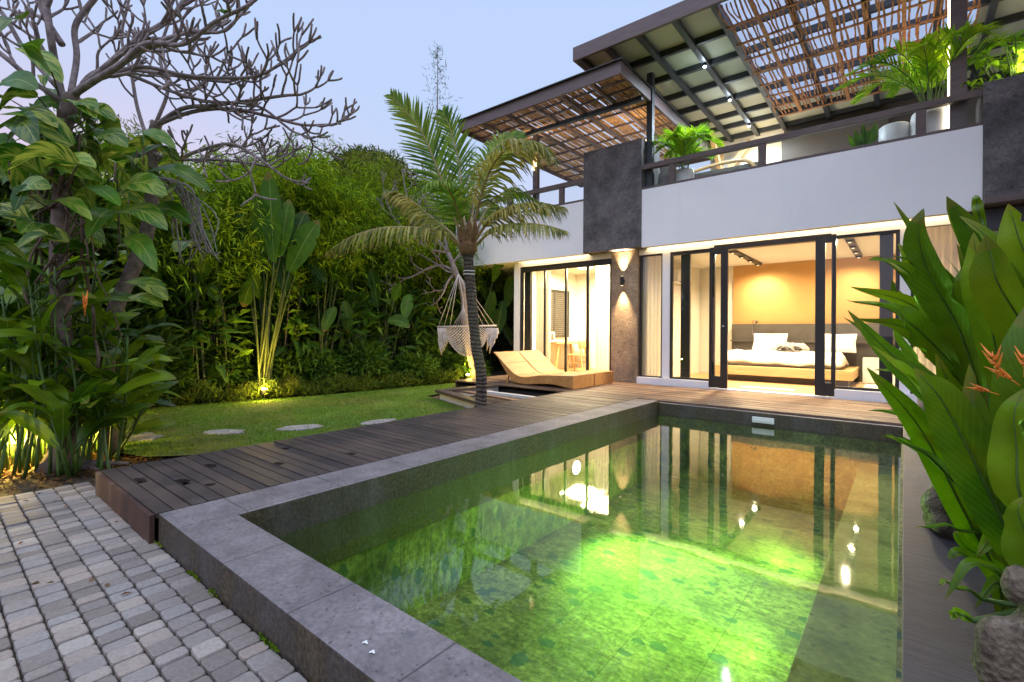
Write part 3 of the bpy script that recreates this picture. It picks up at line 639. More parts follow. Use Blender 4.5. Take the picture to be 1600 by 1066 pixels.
def window(name, x0, x1, z0, z1, muls=(), fwid=.06, y=GY, fd=.06, top=None, panes=True):
    b = MB(); b.box(x0, x0+fwid, y, y+fd, z0, z1); b.box(x1-fwid, x1, y, y+fd, z0, z1)
    b.box(x0+fwid, x1-fwid, y+.001, y+fd-.001, z1-(top or fwid), z1); b.box(x0+fwid, x1-fwid, y+.001, y+fd-.001, z0, z0+fwid*.8)
    for q, w in muls: b.box(q-w/2, q+w/2, y+.004, y+fd-.004, z0+fwid*.8, z1-(top or fwid))
    f = b.build(name, 'frame', V, bevel=.004)
    if panes:
        b = MB(); xs = [x0+fwid]+[q for q, w in muls]+[x1-fwid]
        for p_, q_ in zip(xs, xs[1:]): b.box(p_+.003, q_-.003, y+.025, y+.031, z0+fwid*.6, z1-(top or fwid)+.01)
        b.build('glass_pane', 'glass', f)
    return f
window('window', -7.46, -4.91, .03, 2.66, ((-6.72, .05), (-6.12, .05), (-5.54, .06)), .07, top=.13)
part('window_post', 'frame', (-7.38, -7.2, GY+.07, GY+.16, .03, 2.66))
window('window', -4.28, -3.79, .13, 2.66, (), .035)
window('window', -3.64, -2.78, .13, 2.69, (), .05, top=.1)
part('door_stile', 'frame', (-3.45, -3.27, GY+.07, GY+.13, .14, 2.66))
window('window', -.93, -.05, .15, 2.71, (), .05, top=.1)
part('door_stile', 'frame', (-.3, -.13, GY+.07, GY+.13, .15, 2.68))
window('window', .08, .75, .145, 2.69, (), .035)
part('door_head', 'frame', (-2.78, -.93, GY-.06, GY+.07, 2.6, 2.7))
def slide(x0, x1, wl, wr, y, z0, z1):
    b = MB(); b.box(x0, x0+wl, y, y+.05, z0, z1); b.box(x1-wr, x1, y, y+.05, z0, z1); b.box(x0+wl, x1-wr, y+.001, y+.049, z0, z0+.22); b.box(x0+wl, x1-wr, y+.001, y+.049, z1-.13, z1)
    f = b.build('sliding_door', 'frame', V, bevel=.004)
    b = MB(); b.box(x0+wl-.003, x1-wr+.003, y+.022, y+.028, z0+.2, z1-.12); b.build('glass_pane', 'glass', f); return f
sd = slide(-2.86, -2.53, .045, .125, GY-.07, .02, 2.66)
b = MB(); b.tube([(-2.77, GY-.1, .5), (-2.77, GY-.1, 1.72)], .016, 10); b.beam((-2.77, GY-.1, .6), (-2.8, GY-.05, .6), .02, .02); b.beam((-2.77, GY-.1, 1.62), (-2.8, GY-.05, 1.62), .02, .02); b.build('handle', 'railwood', sd)
b = MB(); b.tube([(-2.6, GY-.09, 1.18), (-2.6, GY-.06, 1.18)], .022, 12); b.build('lock', 'chrome', sd)
sd2 = slide(-1.15, -.86, .14, .05, GY-.07, .02, 2.68)

t = thing('soffit_light_strip', 'thin warm light strip hidden in the overhang above the glass doors', 'light strip', (-3.3, 9.37, 2.85))
b = MB(); b.box(-7.4, .7, 9.351, 9.37, 2.83, 2.89); b.build('channel', 'white', t); b = MB(); b.box(-7.38, .68, 9.3705, 9.374, 2.84, 2.88); b.build('diffuser', 'strip_warm', t)
area(t, (-3.35, 9.378, 2.86), (-3.35, 9.48, 2.76), 22, 8.0, .03, (1, .74, .42))
# terrace railing
def railing(x0, x1, posts, z0, z1, y):
    b = MB(); b.box(x0, x1, y-.04, y+.06, z1-.1, z1); b.box(x0, x1, y-.035, y+.05, z0, z0+.05)
    r = b.build('railing', 'railwood', V, bevel=.005); zz = z0+.05
    for q in posts:
        b = MB(); b.box(q-.06, q+.06, y-.03, y+.045, zz, z1-.1); b.build('post', 'railwood', r, bevel=.005)
    b = MB(); xs = [x0]+list(posts)+[x1]
    for p_, q_ in zip(xs, xs[1:]):
        if q_-p_ > .25: b.box(p_+.065, q_-.065, y+.004, y+.012, zz, z1-.1)
    b.build('glass_panel', 'railglass', r)
railing(-4.12, .83, (-3.52, -1.93, .18), 3.931, 4.44, FY+.05)
railing(-9.4, -5.47, (-8.9, -7.6, -6.08), 3.931, 4.44, FY+.05)

# main roof: flat, boarded underside with a steel grid, a twig screen under a glazed bay
X0, YF, YB, RZ = -5.0, 8.08, 14.2, 6.4
part('roof', 'panel', (X0, -2.42, YF, YB, RZ+.1, RZ+.14), (.95, 7.5, 3.2, YB, RZ+.1, RZ+.14), (-2.42, .95, 13.1, YB, RZ+.1, RZ+.14))
part('roof_covering', 'steel', (X0-.03, -2.42, YF-.03, YB+.3, RZ+.145, RZ+.19), (.95, 7.5, 3.2, YB+.3, RZ+.145, RZ+.19), (-2.42, .95, 13.1, YB+.3, RZ+.145, RZ+.19))
part('roof_glass', 'roofglass', (-2.42, .95, YF, 13.1, RZ+.16, RZ+.17))
part('fascia', 'fascia', (X0-.04, 7.5, YF-.05, YF, RZ-.06, RZ+.2), (X0-.04, X0, YF, YB, RZ-.06, RZ+.2))
part('purlin', 'steel', *[(X0, 7.5, yy-.035, yy+.035, RZ-.02, RZ+.098) for yy in (YF+.04, 9.08, 9.95, 10.85, 11.72, 12.6, 13.3, 14.1)])
part('rafter', 'steel', *[(xx-.05, xx+.05, YF, YB, RZ-.055, RZ+.03) for xx in (X0+.05, -4.35, -3.72, -3.06, -2.42, -1.45, -.5, .42, 1.1, 1.95, 2.9)])
b = MB()
for i in range(50):
    x = -2.37+i*.0662; pts = []; o_ = random.uniform(-.01, .01); y = YF+.06
    while y < 13.15:
        pts.append((x+o_, y, RZ-.075+random.uniform(-.008, .008))); y += random.uniform(.16, .36); o_ = max(-.04, min(.04, o_+random.gauss(0, .02)))
    pts = spline(pts, 46); r_ = random.uniform(.011, .016); b.tube(pts, [r_*random.uniform(.85, 1.15) for _ in pts], 6)
b.build('twig_screen', 'twig', V, smooth=True)
b = MB()
for i in range(8): b.box(-2.4, .93, 8.75+i*.62, 8.79+i*.62, RZ-.115, RZ-.088)
for xx in (-1.9, -.98, -.02, .7): b.box(xx-.03, xx+.03, YF+.05, 13.12, RZ-.13, RZ-.09)
b.build('screen_batten', 'twig', V)
# low bamboo pergola
PX0, PX1, PY0, PY1, PZ = -8.19, -4.01, 8.02, 13.6, 5.82
part('pergola_frame', 'fascia', (PX0, PX1, PY0, PY0+.05, PZ-.06, PZ+.17), (PX1-.05, PX1, PY0+.05, PY1, PZ-.06, PZ+.17), (PX0, PX0+.05, PY0+.05, PY1, PZ-.06, PZ+.17), (PX0+.05, PX1-.05, PY1-.05, PY1, PZ-.06, PZ+.17))
part('roof_edge', 'steel', (PX0-.05, PX1+.04, PY0-.06, PY0+.03, PZ+.172, PZ+.19), (PX1-.05, PX1+.04, PY0+.03, PY1, PZ+.172, PZ+.19))
for yy in (9.02, 13.0): part('pergola_beam', 'steel', (PX0+.05, PX1-.05, yy, yy+.1, PZ-.14, PZ-.055))
part('pergola_batten', 'fascia', *[(PX0+.05, PX1-.05, yy, yy+.035, PZ-.005, PZ+.03) for yy in (8.4, 8.75, 9.6, 10.2, 10.8, 11.4, 12.0, 12.6)], *[(xx, xx+.06, PY0+.05, PY1-.05, PZ-.05, PZ-.006) for xx in (-7.5, -6.8, -6.1, -5.4, -4.7)])
b = MB()
for i in range(66):
    x = PX0+.08+i*.0613; pts = []; o_ = 0; y = PY0+.05
    while y < PY1-.05:
        pts.append((x+o_, y, PZ+.055+random.uniform(-.006, .006))); y += random.uniform(.2, .5); o_ = max(-.022, min(.022, o_+random.gauss(0, .006)))
    b.tube(pts, [random.uniform(.016, .0245) for _ in pts], 6)
b.build('bamboo_screen', 'slat', V, smooth=True)
part('pergola_post', 'railwood', (-6.99, -6.87, 9.36, 9.48, 3.1, PZ-.02)); part('pergola_post', 'steel', (-4.1, -3.98, 9.36, 9.48, 3.1, RZ-.06))
part('terrace_post', 'fascia', (.5, .68, 9.36, 9.5, 3.1, RZ-.05))
part('terrace_wall', 'room', (-4.3, -2.45, YB+.01, YB+.12, 3.1, RZ+.1)); part('terrace_wall', 'taupe', (-2.45, 4.0, YB+.01, YB+.12, 3.1, RZ+.1))
part('terrace_wall', 'taupe', (-2.45, -.3, YB-.3, YB+.0, 3.1, 6.15))
part('brace', 'wood', (-3.98, -3.88, 13.9, 14.0, 3.1, 6.3))
b = MB(); b.beam((-3.9, 12.9, 6.25), (-3.9, 13.95, 5.3), .1, .14); b.beam((-3.9, 13.95, 5.3), (-3.2, 14.0, 6.2), .1, .14); b.build('brace', 'wood', V)

# lamps of the terrace: spots under the roof
for (y_, lab) in ((9.72, 'nearest the roof edge'), (11.47, 'in the middle of the row'), (13.22, 'nearest the terrace wall')):
    t = thing('ceiling_spotlight', f'small bright cool white spotlight under the upper roof, {lab}', 'spotlight', (-3.06, y_, RZ-.06), 'spotlights under the upper roof')
    b = MB(); b.tube([(-3.06, y_, RZ-.055), (-3.06, y_, RZ-.11)], .035, 14); b.build('housing', 'fixture', t)
    b = MB(); b.lathe((-3.06, y_, RZ-.135), [(.012, -.0), (.028, .012), (.028, .024)], 14); b.build('bulb', 'bulb_cool', t)
    spot(t, (-3.06, y_, RZ-.15), (-3.06, y_, 3), 230, 160, .6, COOL, .03)
    point(t, (-3.06, y_, RZ-.17), 3.2, COOL, .03)
t = thing('wall_uplight', 'glowing warm wall light washing the terrace wall behind the railing', 'wall light', (-2.95, 14.15, 5.6))
b = MB(); b.box(-3.01, -2.89, 14.1, 14.2, 5.52, 5.62); b.build('housing', 'fixture', t); spot(t, (-2.95, 13.85, 5.5), (-2.95, 14.2, 6.2), 26, 140, 1, WARM2, .05)
spot(t, (-2.95, 12.6, 4.2), (-3.0, 13.6, 6.4), 120, 140, 1, WARM2, .1)
t = thing('pergola_lamp', 'small warm lamp on the left pergola post lighting the bamboo roof', 'lamp', (-6.93, 9.33, 4.95))
b = MB(); b.lathe((-6.93, 9.3, 4.93), [(.03, 0), (.035, .04), (.03, .1)], 12); b.build('housing', 'bulb_warm', t)
spot(t, (-6.93, 9.28, 5.05), (-6.5, 9.9, 6), 45, 150, 1, WARM, .05)
t = thing('pergola_lamp', 'small warm lamp on the right pergola post behind the stone panel', 'lamp', (-4.2, 9.6, 5.0))
b = MB(); b.lathe((-4.2, 9.62, 5.0), [(.03, 0), (.035, .04), (.03, .1)], 12); b.build('housing', 'bulb_warm', t)
spot(t, (-4.3, 9.75, 5.1), (-5.3, 10.8, 6), 55, 150, 1, WARM, .05)
t = thing('post_lamp', 'bright warm strip lamp on the tall terrace post by the areca palm', 'lamp', (.45, 9.4, 5.1))
b = MB(); b.box(.478, .498, 9.4, 9.44, 3.6, 6.2); b.build('light_strip', emit('strip_glow', (1, .82, .6), 5), t); 
b = MB(); b.lathe((.4, 9.5, 5.25), [(.01, 0), (.035, .02), (.035, .05)], 12); b.build('bulb', 'bulb_warm', t); point(t, (.36, 9.6, 5.2), 7, WARM2, .05)
spot(t, (1.6, 10.2, 4.9), (2.2, 9.6, 6.5), 90, 150, 1, (1, .84, .52), .1)
point(t, (.2, 11.0, 5.6), 9, (1, .6, .3), .1)

# fallen petals on the coping, small weeds in the joint below it
random.seed(15)
for (px, py, lab) in ((571, 1006, 'small white fallen petal on the near pool coping'), (582, 1021, 'tiny pale fallen petal beside the white one on the near pool coping')):
    qy = (py-PY)-(px-PX)*math.sin(ROLL); p = at(px, py, CH/(qy/F_PX)); b = MB()
    for k in range(3): a = k*2.1; b.blade(spline([p+Vector((0, 0, .004)), p+Vector((.006*math.cos(a), .006*math.sin(a), .006)), p+Vector((.011*math.cos(a), .011*math.sin(a), .004))], 5), .009, Vector((0, 0, 1)))
    tag(b.build('petal', 'white'), lab, 'petal')
n = 900; x = rng.uniform(-3.3, -1.1, n)+rng.normal(size=n)*.01; x = x[(np.sin(x*9)+np.sin(x*23+1)) > .6]; n = len(x)
C = np.column_stack([x, np.full(n, .858)+rng.normal(size=n)*.004, np.full(n, GZ)]); d = rng.normal(size=(n, 3)); d[:, 2] = abs(d[:, 2])+.6; d[:, 1] = -abs(d[:, 1])*.6
cloud('joint_weeds', C, d, unit(n), rng.uniform(.008, .035, n), rng.uniform(.003, .01, n), 'grass', kind='stuff')

r_ = np.random.default_rng(77); n = 70; C = np.column_stack([r_.uniform(-5, -2.6, n), r_.uniform(-.6, .85, n), np.full(n, GZ+.006)]); k_ = n//2
C[:k_, 0] = r_.uniform(-7.5, -4.7, k_); C[:k_, 1] = r_.uniform(1.6, 5, k_); C[:k_, 2] = GZ+.03
nn = r_.normal(size=(n, 3))*.25; nn[:, 2] = 1; d = r_.normal(size=(n, 3)); d[:, 2] *= .1
cloud('fallen_leaves', C, d, nn, r_.uniform(.025, .06, n), r_.uniform(.01, .024, n), 'litter', kind='stuff')
# ------------------------------------------------------------------ sconce, bedroom and study
t = thing('wall_sconce', 'black cylinder wall sconce shining up and down the stone column', 'wall light', (-4.62, GY-.1, 2.1))
b = MB(); b.tube([(-4.62, GY-.15, 2.04), (-4.62, GY-.15, 2.23)], .038, 18); b.box(-4.645, -4.595, GY-.12, GY-.081, 2.1, 2.17); b.build('body', 'fixture', t, smooth=False)
b = MB(); b.tube([(-4.62, GY-.15, 2.231), (-4.62, GY-.15, 2.235)], .03, 16); b.build('bulb', 'bulb_warm', t); b = MB(); b.tube([(-4.62, GY-.15, 2.039), (-4.62, GY-.15, 2.035)], .03, 16); b.build('bulb', 'bulb_warm', t)
spot(t, (-4.62, GY-.16, 2.25), (-4.62, GY-.1, 3), 270, 60, 1, (1, .76, .45), .02); spot(t, (-4.62, GY-.16, 2.02), (-4.62, GY-.1, 1), 250, 58, 1, (1, .72, .4), .02)

# ceiling tracks with spots
def track(x, lab, n, aim):
    t = thing('ceiling_track', lab, 'track light', (x, 11.5, SZ-.03), 'track lights on the bedroom ceiling')
    b = MB(); b.box(x-.06, x+.06, 10.0, 12.75, SZ-.075, SZ-.031); b.build('rail', 'fixture', t)
    for k in range(n):
        y = 10.4+k*2.2/(n-1); b = MB(); b.box(x-.05, x+.05, y-.1, y+.1, SZ-.1, SZ-.076); h = b.build('spot_head', 'fixture', t)
        b = MB(); b.lathe((x, y, SZ-.108), [(.014, 0), (.024, .003), (.024, .0075)], 14); b.build('bulb', 'bulb_warm', h)
    for y in (9.95, 11.2, 12.4): spot(t, (x, y, SZ-.13), (x+aim, y-(.5 if y < 10 else 0), 0), 420 if y < 10 else 165, 165, .9, WARM2, .035)
    return t
t1 = track(-2.7, 'black track light on the bedroom ceiling, left one behind the door leaf', 4, .2)
spot(t1, (-2.62, 12.3, SZ-.16), (-2.6, 12.98, 1.85), 60, 75, .75, WARM, .03)
t2 = track(-.75, 'black track light on the bedroom ceiling, right one above the far pillow', 4, -.2)
# bed
bed = thing('bed', 'low wooden platform bed with white linen in the lit bedroom', 'bed', (-2, 12, 0))
b = MB(); b.box(-3.3, -.74, 11.2, 12.9, .15, .34); b.build('platform', 'platform', bed, bevel=.008)
b = MB(); b.box(-3.2, -.84, 11.42, 12.9, .009, .15); b.build('base', 'head', bed)
b = MB(); b.box(-3.15, -.98, 11.45, 12.85, .341, .58); b.build('mattress', 'linen', bed, bevel=.05)
b = MB(); vs, fs = grid_sheet(-3.22, -.9, 11.3, 12.55, 40, 26, lambda x, y: 0)
def duv(x, y):
    e = min(x+3.22, -.9-x, (y-11.3)); z = .6+.05*min(1, max(0, e)*6); z -= max(0, .1-e)*1.8
    return z+.014*math.sin(x*9+y*4)+.012*math.sin(x*3-y*13)+.008*math.sin(x*21+y*9)
b._add([(x, y, duv(x, y)) for x, y, _ in vs], fs); o = b.build('duvet', 'linen', bed, smooth=True); sm = o.modifiers.new('solid', 'SOLIDIFY'); sm.thickness = .03
b = MB(); b.box(-3.35, 1.1, RY-.12, RY-.021, .009, 1.275); b.build('headboard', 'head', bed)
b = MB(); b.box(-3.35, 1.1, RY-.24, RY-.121, .85, .88); b.build('headboard_ledge', 'head', bed)
def pillow(name, lab, x, y, z, w, h, lean):
    bm = bmesh.new(); bmesh.ops.create_grid(bm, x_segments=14, y_segments=12, size=.5); 
    top = bm.verts[:]; vs = []; fs = []
    n = 14
    b = MB(); 
    for sgn in (1, -1):
        g = []
        for j in range(13):
            for i in range(15):
                u, v = i/7-1, j/6-1; r = (1-abs(u)**3)*(1-abs(v)**3)
                pin = 1-.06*(1-abs(v))*abs(u)**2; pin2 = 1-.06*(1-abs(u))*abs(v)**2
                lx, lz, ly = u*w/2*pin, v*h/2*pin2, sgn*(.075*r**.6+.003*math.sin(u*7+v*5))
                g.append((x+lx, y+ly*math.cos(lean)+lz*math.sin(lean), z+h/2+lz*math.cos(lean)-ly*math.sin(lean)))
        f = [(j*15+i, j*15+i+1, (j+1)*15+i+1, (j+1)*15+i) for j in range(12) for i in range(14)]
        b._add(g, f if sgn < 0 else [q[::-1] for q in f])
    bm.free(); return tag(b.build(name, 'linen', smooth=True), lab, 'pillow', 'pillows on the bed')
pillow('pillow', 'plump white pillow leaning on the headboard, near the bedside lamp', -2.43, 12.55, .63, .72, .44, rad(25))
pillow('pillow', 'plump white pillow leaning on the headboard, seen through the right glass door', -1.13, 12.55, .63, .72, .44, rad(25))
b = MB()
for k in range(9):
    a = k*.7; x = -1.9+.17*math.cos(a*1.7); y = 11.85+.12*math.sin(a*2.3)
    pts = [(x-.16, y, .68), (x-.06, y+.04, .73+.04*random.random()), (x+.05, y-.03, .75+.05*random.random()), (x+.17, y+.03, .69)]
    b.blade(spline(pts, 9), .14, Vector((random.uniform(-.5, .5), -.6, 1)), lambda v: .6+.4*math.sin(math.pi*v), .5)
b.box(-2.15, -1.68, 11.78, 11.98, .655, .69)
tw = b.build('folded_towel', 'towel', smooth=True); tag(tw, 'grey folded towel arrangement lying on the white bed', 'towel'); tw.modifiers.new('solid', 'SOLIDIFY').thickness = .012
t = thing('bedside_lamp', 'slim bedside reading lamp above the left pillow', 'lamp', (-2.85, 12.86, 1.28))
b = MB(); b.tube([(-2.85, 12.8, 1.0), (-2.85, 12.8, 1.3), (-2.84, 12.74, 1.36), (-2.78, 12.7, 1.34)], .008, 8); b.build('arm', 'chrome', t)
b = MB(); b.tube([(-2.78, 12.7, 1.36), (-2.74, 12.68, 1.31)], [.02, .045], 12); b.build('lamp_shade', 'chrome', t)
t = thing('drawer_unit', 'low white drawer unit beside the bed against the headboard', 'cabinet', (-.3, 12.6, 0))
b = MB(); b.box(-.66, .3, 12.42, 12.86, .008, .55); b.build('cabinet_body', 'white', t)
for z in (.04, .3):
    b = MB(); b.box(-.65, .29, 12.4, 12.419, z, z+.235); b.build('drawer_front', 'white', t)
b = MB(); b.box(-.6, .4, 10.9, 12.3, .009, .02); tag(b.build('rug', 'linen'), 'pale rug on the bedroom floor beside the platform bed', 'rug')
b = MB(); b.box(-2.45, -1.55, 10.0, 10.22, .009, .016); tag(b.build('door_mat', 'linen'), 'thin pale mat on the bedroom floor inside the open doorway', 'mat')
t = thing('air_conditioner', 'white wall air conditioner high on the left bedroom wall', 'air conditioner', (-4.08, 11.4, 2.3))
b = MB(); b.box(-4.178, -3.98, 10.9, 11.8, 2.2, 2.5); b.build('case', 'white', t, bevel=.03)
b = MB(); b.box(-4.08, -3.975, 10.95, 11.75, 2.215, 2.235); b.build('air_vent', 'fixture', t)
b = MB(); b.box(-4.178, -4.165, 11.2, 11.3, 1.2, 1.33); tag(b.build('light_switch', 'white', bevel=.004), 'small white switch plate on the left bedroom wall', 'switch')
b = MB(); b.box(-4.178, -4.165, 12.2, 12.27, 1.2, 1.3); tag(b.build('light_switch', 'fixture', bevel=.004), 'small black switch on the bedroom wall beside the headboard', 'switch')
def curtain(name, lab, x0, x1, y, z0, z1, n=7, flare=0.0, mt='sheer', group=None):
    b = MB(); nx, nz = n*8, 8; vs = []
    for j in range(nz+1):
        v = j/nz
        for i in range(nx+1):
            u = i/nx; x = x0+(x1-x0)*u; x = x+(x1-x)*0 - flare*(1-v)*(u-.5)*.3
            vs.append((x, y+.035*math.sin(u*n*2*math.pi+.5*math.sin(v*3))+.012*math.sin(u*n*5.3), z0+(z1-z0)*v))
    b._add(vs, [(j*(nx+1)+i, j*(nx+1)+i+1, (j+1)*(nx+1)+i+1, (j+1)*(nx+1)+i) for j in range(nz) for i in range(nx)])
    return tag(b.build(name, mt, smooth=True), lab, 'curtain', group)
curtain('curtain', 'sheer white curtain drawn to the left side of the study window', -7.2, -6.75, GY+.3, .05, 2.7, 6, group='sheer curtains of the villa')
curtain('curtain', 'sheer white curtain at the right side of the study window beside the stone column', -5.5, -4.95, GY+.3, .05, 2.7, 7, group='sheer curtains of the villa')
curtain('curtain', 'sheer curtain filling the narrow window between the stone column and the sliding door', -4.26, -3.82, GY+.1, .14, 2.66, 5, .1, group='sheer curtains of the villa')
curtain('curtain', 'golden lit curtain in the narrow window behind the heliconia leaves', .1, .8, GY+.25, .14, 2.68, 8, group='sheer curtains of the villa')
# study
t = thing('ceiling_lamp', 'glowing flush ceiling lamp in the study behind the left window', 'ceiling lamp', (-6.3, 10.7, SZ-.03))
b = MB(); b.lathe((-6.3, 10.7, SZ-.1), [(.02, -.02), (.2, 0), (.2, .069)], 24); b.build('diffuser', 'bulb_small', t); area(t, (-6.3, 10.7, SZ-.14), (-6.3, 10.7, 0), 230, .9, .9, WARM2)
area(t, (-5.5, 10.3, SZ-.14), (-5.5, 10.0, 0), 260, .9, .7, WARM2)
t = thing('shuttered_window', 'dark louvred window on the study side wall above the desk', 'window', (-7.47, 11, 1.5))
b = MB(); b.box(-7.499, -7.44, 10.3, 10.36, .9, 2.22); b.box(-7.499, -7.44, 11.7, 11.76, .9, 2.22); b.box(-7.499, -7.44, 10.99, 11.07, .9, 2.22); b.box(-7.499, -7.45, 10.36, 11.7, .9, .96); b.box(-7.499, -7.45, 10.36, 11.7, 2.16, 2.22); b.build('frame', 'frame', t)
b = MB()
for k in range(22): b.beam((-7.46, 10.36, .985+k*.054), (-7.46, 11.7, .985+k*.054), .012, .04)
b.build('louvres', 'head', t); b = MB(); b.box(-7.499, -7.49, 10.36, 11.7, .96, 2.16); b.build('backing', 'deep', t)
t = thing('desk', 'light teak desk with splayed legs under the louvred window', 'desk', (-7.1, 11.1, .02))
b = MB(); b.box(-7.48, -6.85, 10.25, 11.95, .74, .79); b.build('desk_top', 'wood', t, bevel=.005)
for x, y in ((-7.4, 10.35), (-6.93, 10.35), (-7.4, 11.85), (-6.93, 11.85)):
    b = MB(); b.beam((x, y+(.06 if y > 11 else -.06), .02), (x, y+(-.08 if y > 11 else .08), .74), .05, .05); b.build('leg', 'wood', t)
t = thing('desk_chair', 'light wooden chair with curved backrest pushed up to the desk', 'chair', (-6.62, 10.95, .02))
b = MB(); b.box(-6.85, -6.42, 10.73, 11.17, .44, .47); b.build('seat', 'wood', t, bevel=.01)
b = MB(); b.blade(spline([(-6.48, 10.7, .72), (-6.4, 10.84, .74), (-6.38, 10.95, .745), (-6.4, 11.06, .74), (-6.48, 11.2, .72)], 12), .22, Vector((1, 0, 0)), lambda v: 1, 0); o = b.build('backrest', 'wood', t, smooth=True); o.modifiers.new('s', 'SOLIDIFY').thickness = .025
for x, y in ((-6.82, 10.77), (-6.82, 11.13), (-6.45, 10.75), (-6.45, 11.15)):
    b = MB(); b.tube([(x+(.06 if x > -6.6 else -.05), y, .02), (x, y, .45)]+([(x+.03, y, .72)] if x > -6.6 else []), .018, 8); b.build('leg', 'wood', t)
b = MB(); b.box(-6.85, -6.43, 10.76, 10.79, .24, .27); b.box(-6.85, -6.43, 11.11, 11.14, .24, .27); b.build('stretcher', 'wood', t)
t = thing('framed_picture', 'small white framed picture standing on the desk', 'picture', (-7.2, 10.6, .79))
b = MB(); b.box(-7.26, -7.24, 10.5, 10.72, .791, 1.05); b.build('frame', 'white', t); b = MB(); b.box(-7.239, -7.236, 10.54, 10.68, .83, 1.01); b.build('print', 'head', t)

# ------------------------------------------------------------------ loungers
def lounger(y0, lab):
    t = thing('sun_lounger', lab, 'sun lounger', (-5.6, y0+.38, 0), 'wicker sun loungers side by side')
    top = spline([(-6.6, .63), (-6.5, .56), (-6.27, .37), (-6.05, .21), (-5.85, .155), (-5.63, .18), (-5.4, .215), (-5.1, .23), (-4.67, .25)], 40) if False else None
    T = [(-6.6, .63), (-6.48, .545), (-6.27, .37), (-6.05, .215), (-5.85, .16), (-5.63, .18), (-5.4, .215), (-5.1, .232), (-4.67, .25)]
    B = [(-6.585, .6), (-6.45, .47), (-6.3, .27), (-6.12, .09), (-5.9, .02), (-5.7, .02), (-5.47, .045), (-5.1, .06), (-4.67, .002)]
    tp = spline([(x, 0, z) for x, z in T], 37); bp = spline([(x, 0, z) for x, z in B], 37); w = .77
    vs = []; n = 37
    for yy in (y0, y0+w): vs += [(p.x, yy, p.z) for p in tp]+[(p.x, yy, p.z) for p in bp]
    fs = []
    for i in range(n-1):
        fs += [(i, i+n, i+n+1, i+1), (2*n+i, 2*n+i+1, 3*n+i+1, 3*n+i), (i, i+1, 2*n+i+1, 2*n+i), (n+i, 3*n+i, 3*n+i+1, n+i+1)]
    fs += [(0, 2*n, 3*n, n), (n-1, 2*n-1, 4*n-1, 3*n-1)]
    b = MB(); b._add(vs, fs); body = b.build('body', 'wicker', t, bevel=.012)
    b = MB()
    for k in (8, 15, 22, 29): p = tp[k]; b.box(p.x-.004, p.x+.004, y0+.015, y0+w-.015, p.z-.004, p.z+.0025)
    b.build('panel_seam', 'head', body)
    for yy in (y0+.08, y0+w-.08):
        b = MB(); b.tube([(-6.3, yy, .002), (-6.22, yy, .25)], .02, 8); b.build('leg', 'wicker', t)
        b = MB(); b.box(-4.74, -4.7, yy-.02, yy+.02, .0, .03); b.build('foot', 'fixture', t)
lounger(7.52, 'tan wicker wave lounger on the deck, the one nearer the pool and palm'); lounger(8.33, 'tan wicker wave lounger on the deck, the one nearer the study window')

# ------------------------------------------------------------------ terrace pots and furniture
def frond(rm, lm, pts, Ll, n=36, ang=55, W=.02, droop=.35, r0=.012, t0=.12, bare=0.0, vee=.3, face=None):
    P = spline(pts, 26); rm.tube(P, [r0*(1-.85*i/25)+.0012 for i in range(26)], 6)
    for i in range(n):
        t = t0+(1-t0)*i/(n-1); k = t*25; a = int(min(k, 24)); p = P[a].lerp(P[a+1], k-a); tg = (P[a+1]-P[a]).normalized()
        sd = tg.cross(face or Vector((0, 0, 1))); sd = sd.normalized() if sd.length > .05 else Vector((1, 0, 0)); up_ = sd.cross(tg)
        ln = Ll*(math.sin(math.pi*(.2+.76*(t-t0)/(1-t0)))**.7)*random.uniform(.85, 1.1)
        for sg in (-1, 1):
            if random.random() < bare: continue
            ag = rad(ang*(1-.45*t)+random.uniform(-6, 6)); d = tg*math.cos(ag)+sd*sg*math.sin(ag)+up_*vee*(random.uniform(.6, 1.2))
            d.normalize(); q = [p]; dd = d.copy()
            for s_ in range(3): q.append(q[-1]+dd*ln/3); dd = (dd+Vector((0, 0, -droop*random.uniform(.6, 1.3)))).normalized()
            lm.blade(q, W, up_, lambda v: (.7, 1, .8, .1)[int(round(v*3))], .2)
def areca(name, lab, x, y, z, h, spread, n, pot, seed, group):
    random.seed(seed); t = thing(name, lab, 'potted palm', (x, y, z), group); R, H = pot
    b = MB(); b.lathe((x, y, z), [(R*.72, 0), (R*.8, .02), (R*.97, H*.55), (R, H*.9), (R*.93, H), (R*.86, H), (R*.86, H-.04), (.01, H-.045)], 28); b.build('pot', 'pot', t, smooth=True)
    rm, lm = MB(), MB()
    for k in range(n):
        a = k*2.399+random.uniform(-.3, .3); s_ = random.uniform(.35, 1)*spread; hh = h*random.uniform(.7, 1)*(1.1-.35*s_/spread); c_, s2 = math.cos(a), math.sin(a)
        o_ = Vector((x+.06*c_, y+.06*s2, z+H-.05))
        frond(rm, lm, [o_, o_+Vector((c_*s_*.15, s2*s_*.15, hh*.55)), o_+Vector((c_*s_*.55, s2*s_*.55, hh*.95)), o_+Vector((c_*s_, s2*s_, hh*.8))], .3, 30, 50, .03, .2, .009, .3, vee=.25)
    rm.build('stems', 'stem', t, smooth=True); lm.build('fronds', 'areca', t)
areca('potted_palm', 'lush areca palm in a white pot beside the left stone panel on the terrace', -3.42, 9.62, 3.62, .95, .75, 17, (.2, .66), 3, 'potted palms behind the terrace railing')
areca('potted_palm', 'tall feathery areca palm in a pair of white pots by the terrace post', .3, 9.62, 3.55, 1.25, 1.15, 19, (.24, .85), 5, 'potted palms behind the terrace railing')
b = MB(); b.lathe((-.13, 9.75, 3.55), [(.15, 0), (.2, .4), (.2, .78), (.18, .8), (.17, .76), (.01, .75)], 26); tag(b.build('empty_pot', 'pot', smooth=True), 'plain white ceramic pot beside the tall areca palm pot', 'pot')
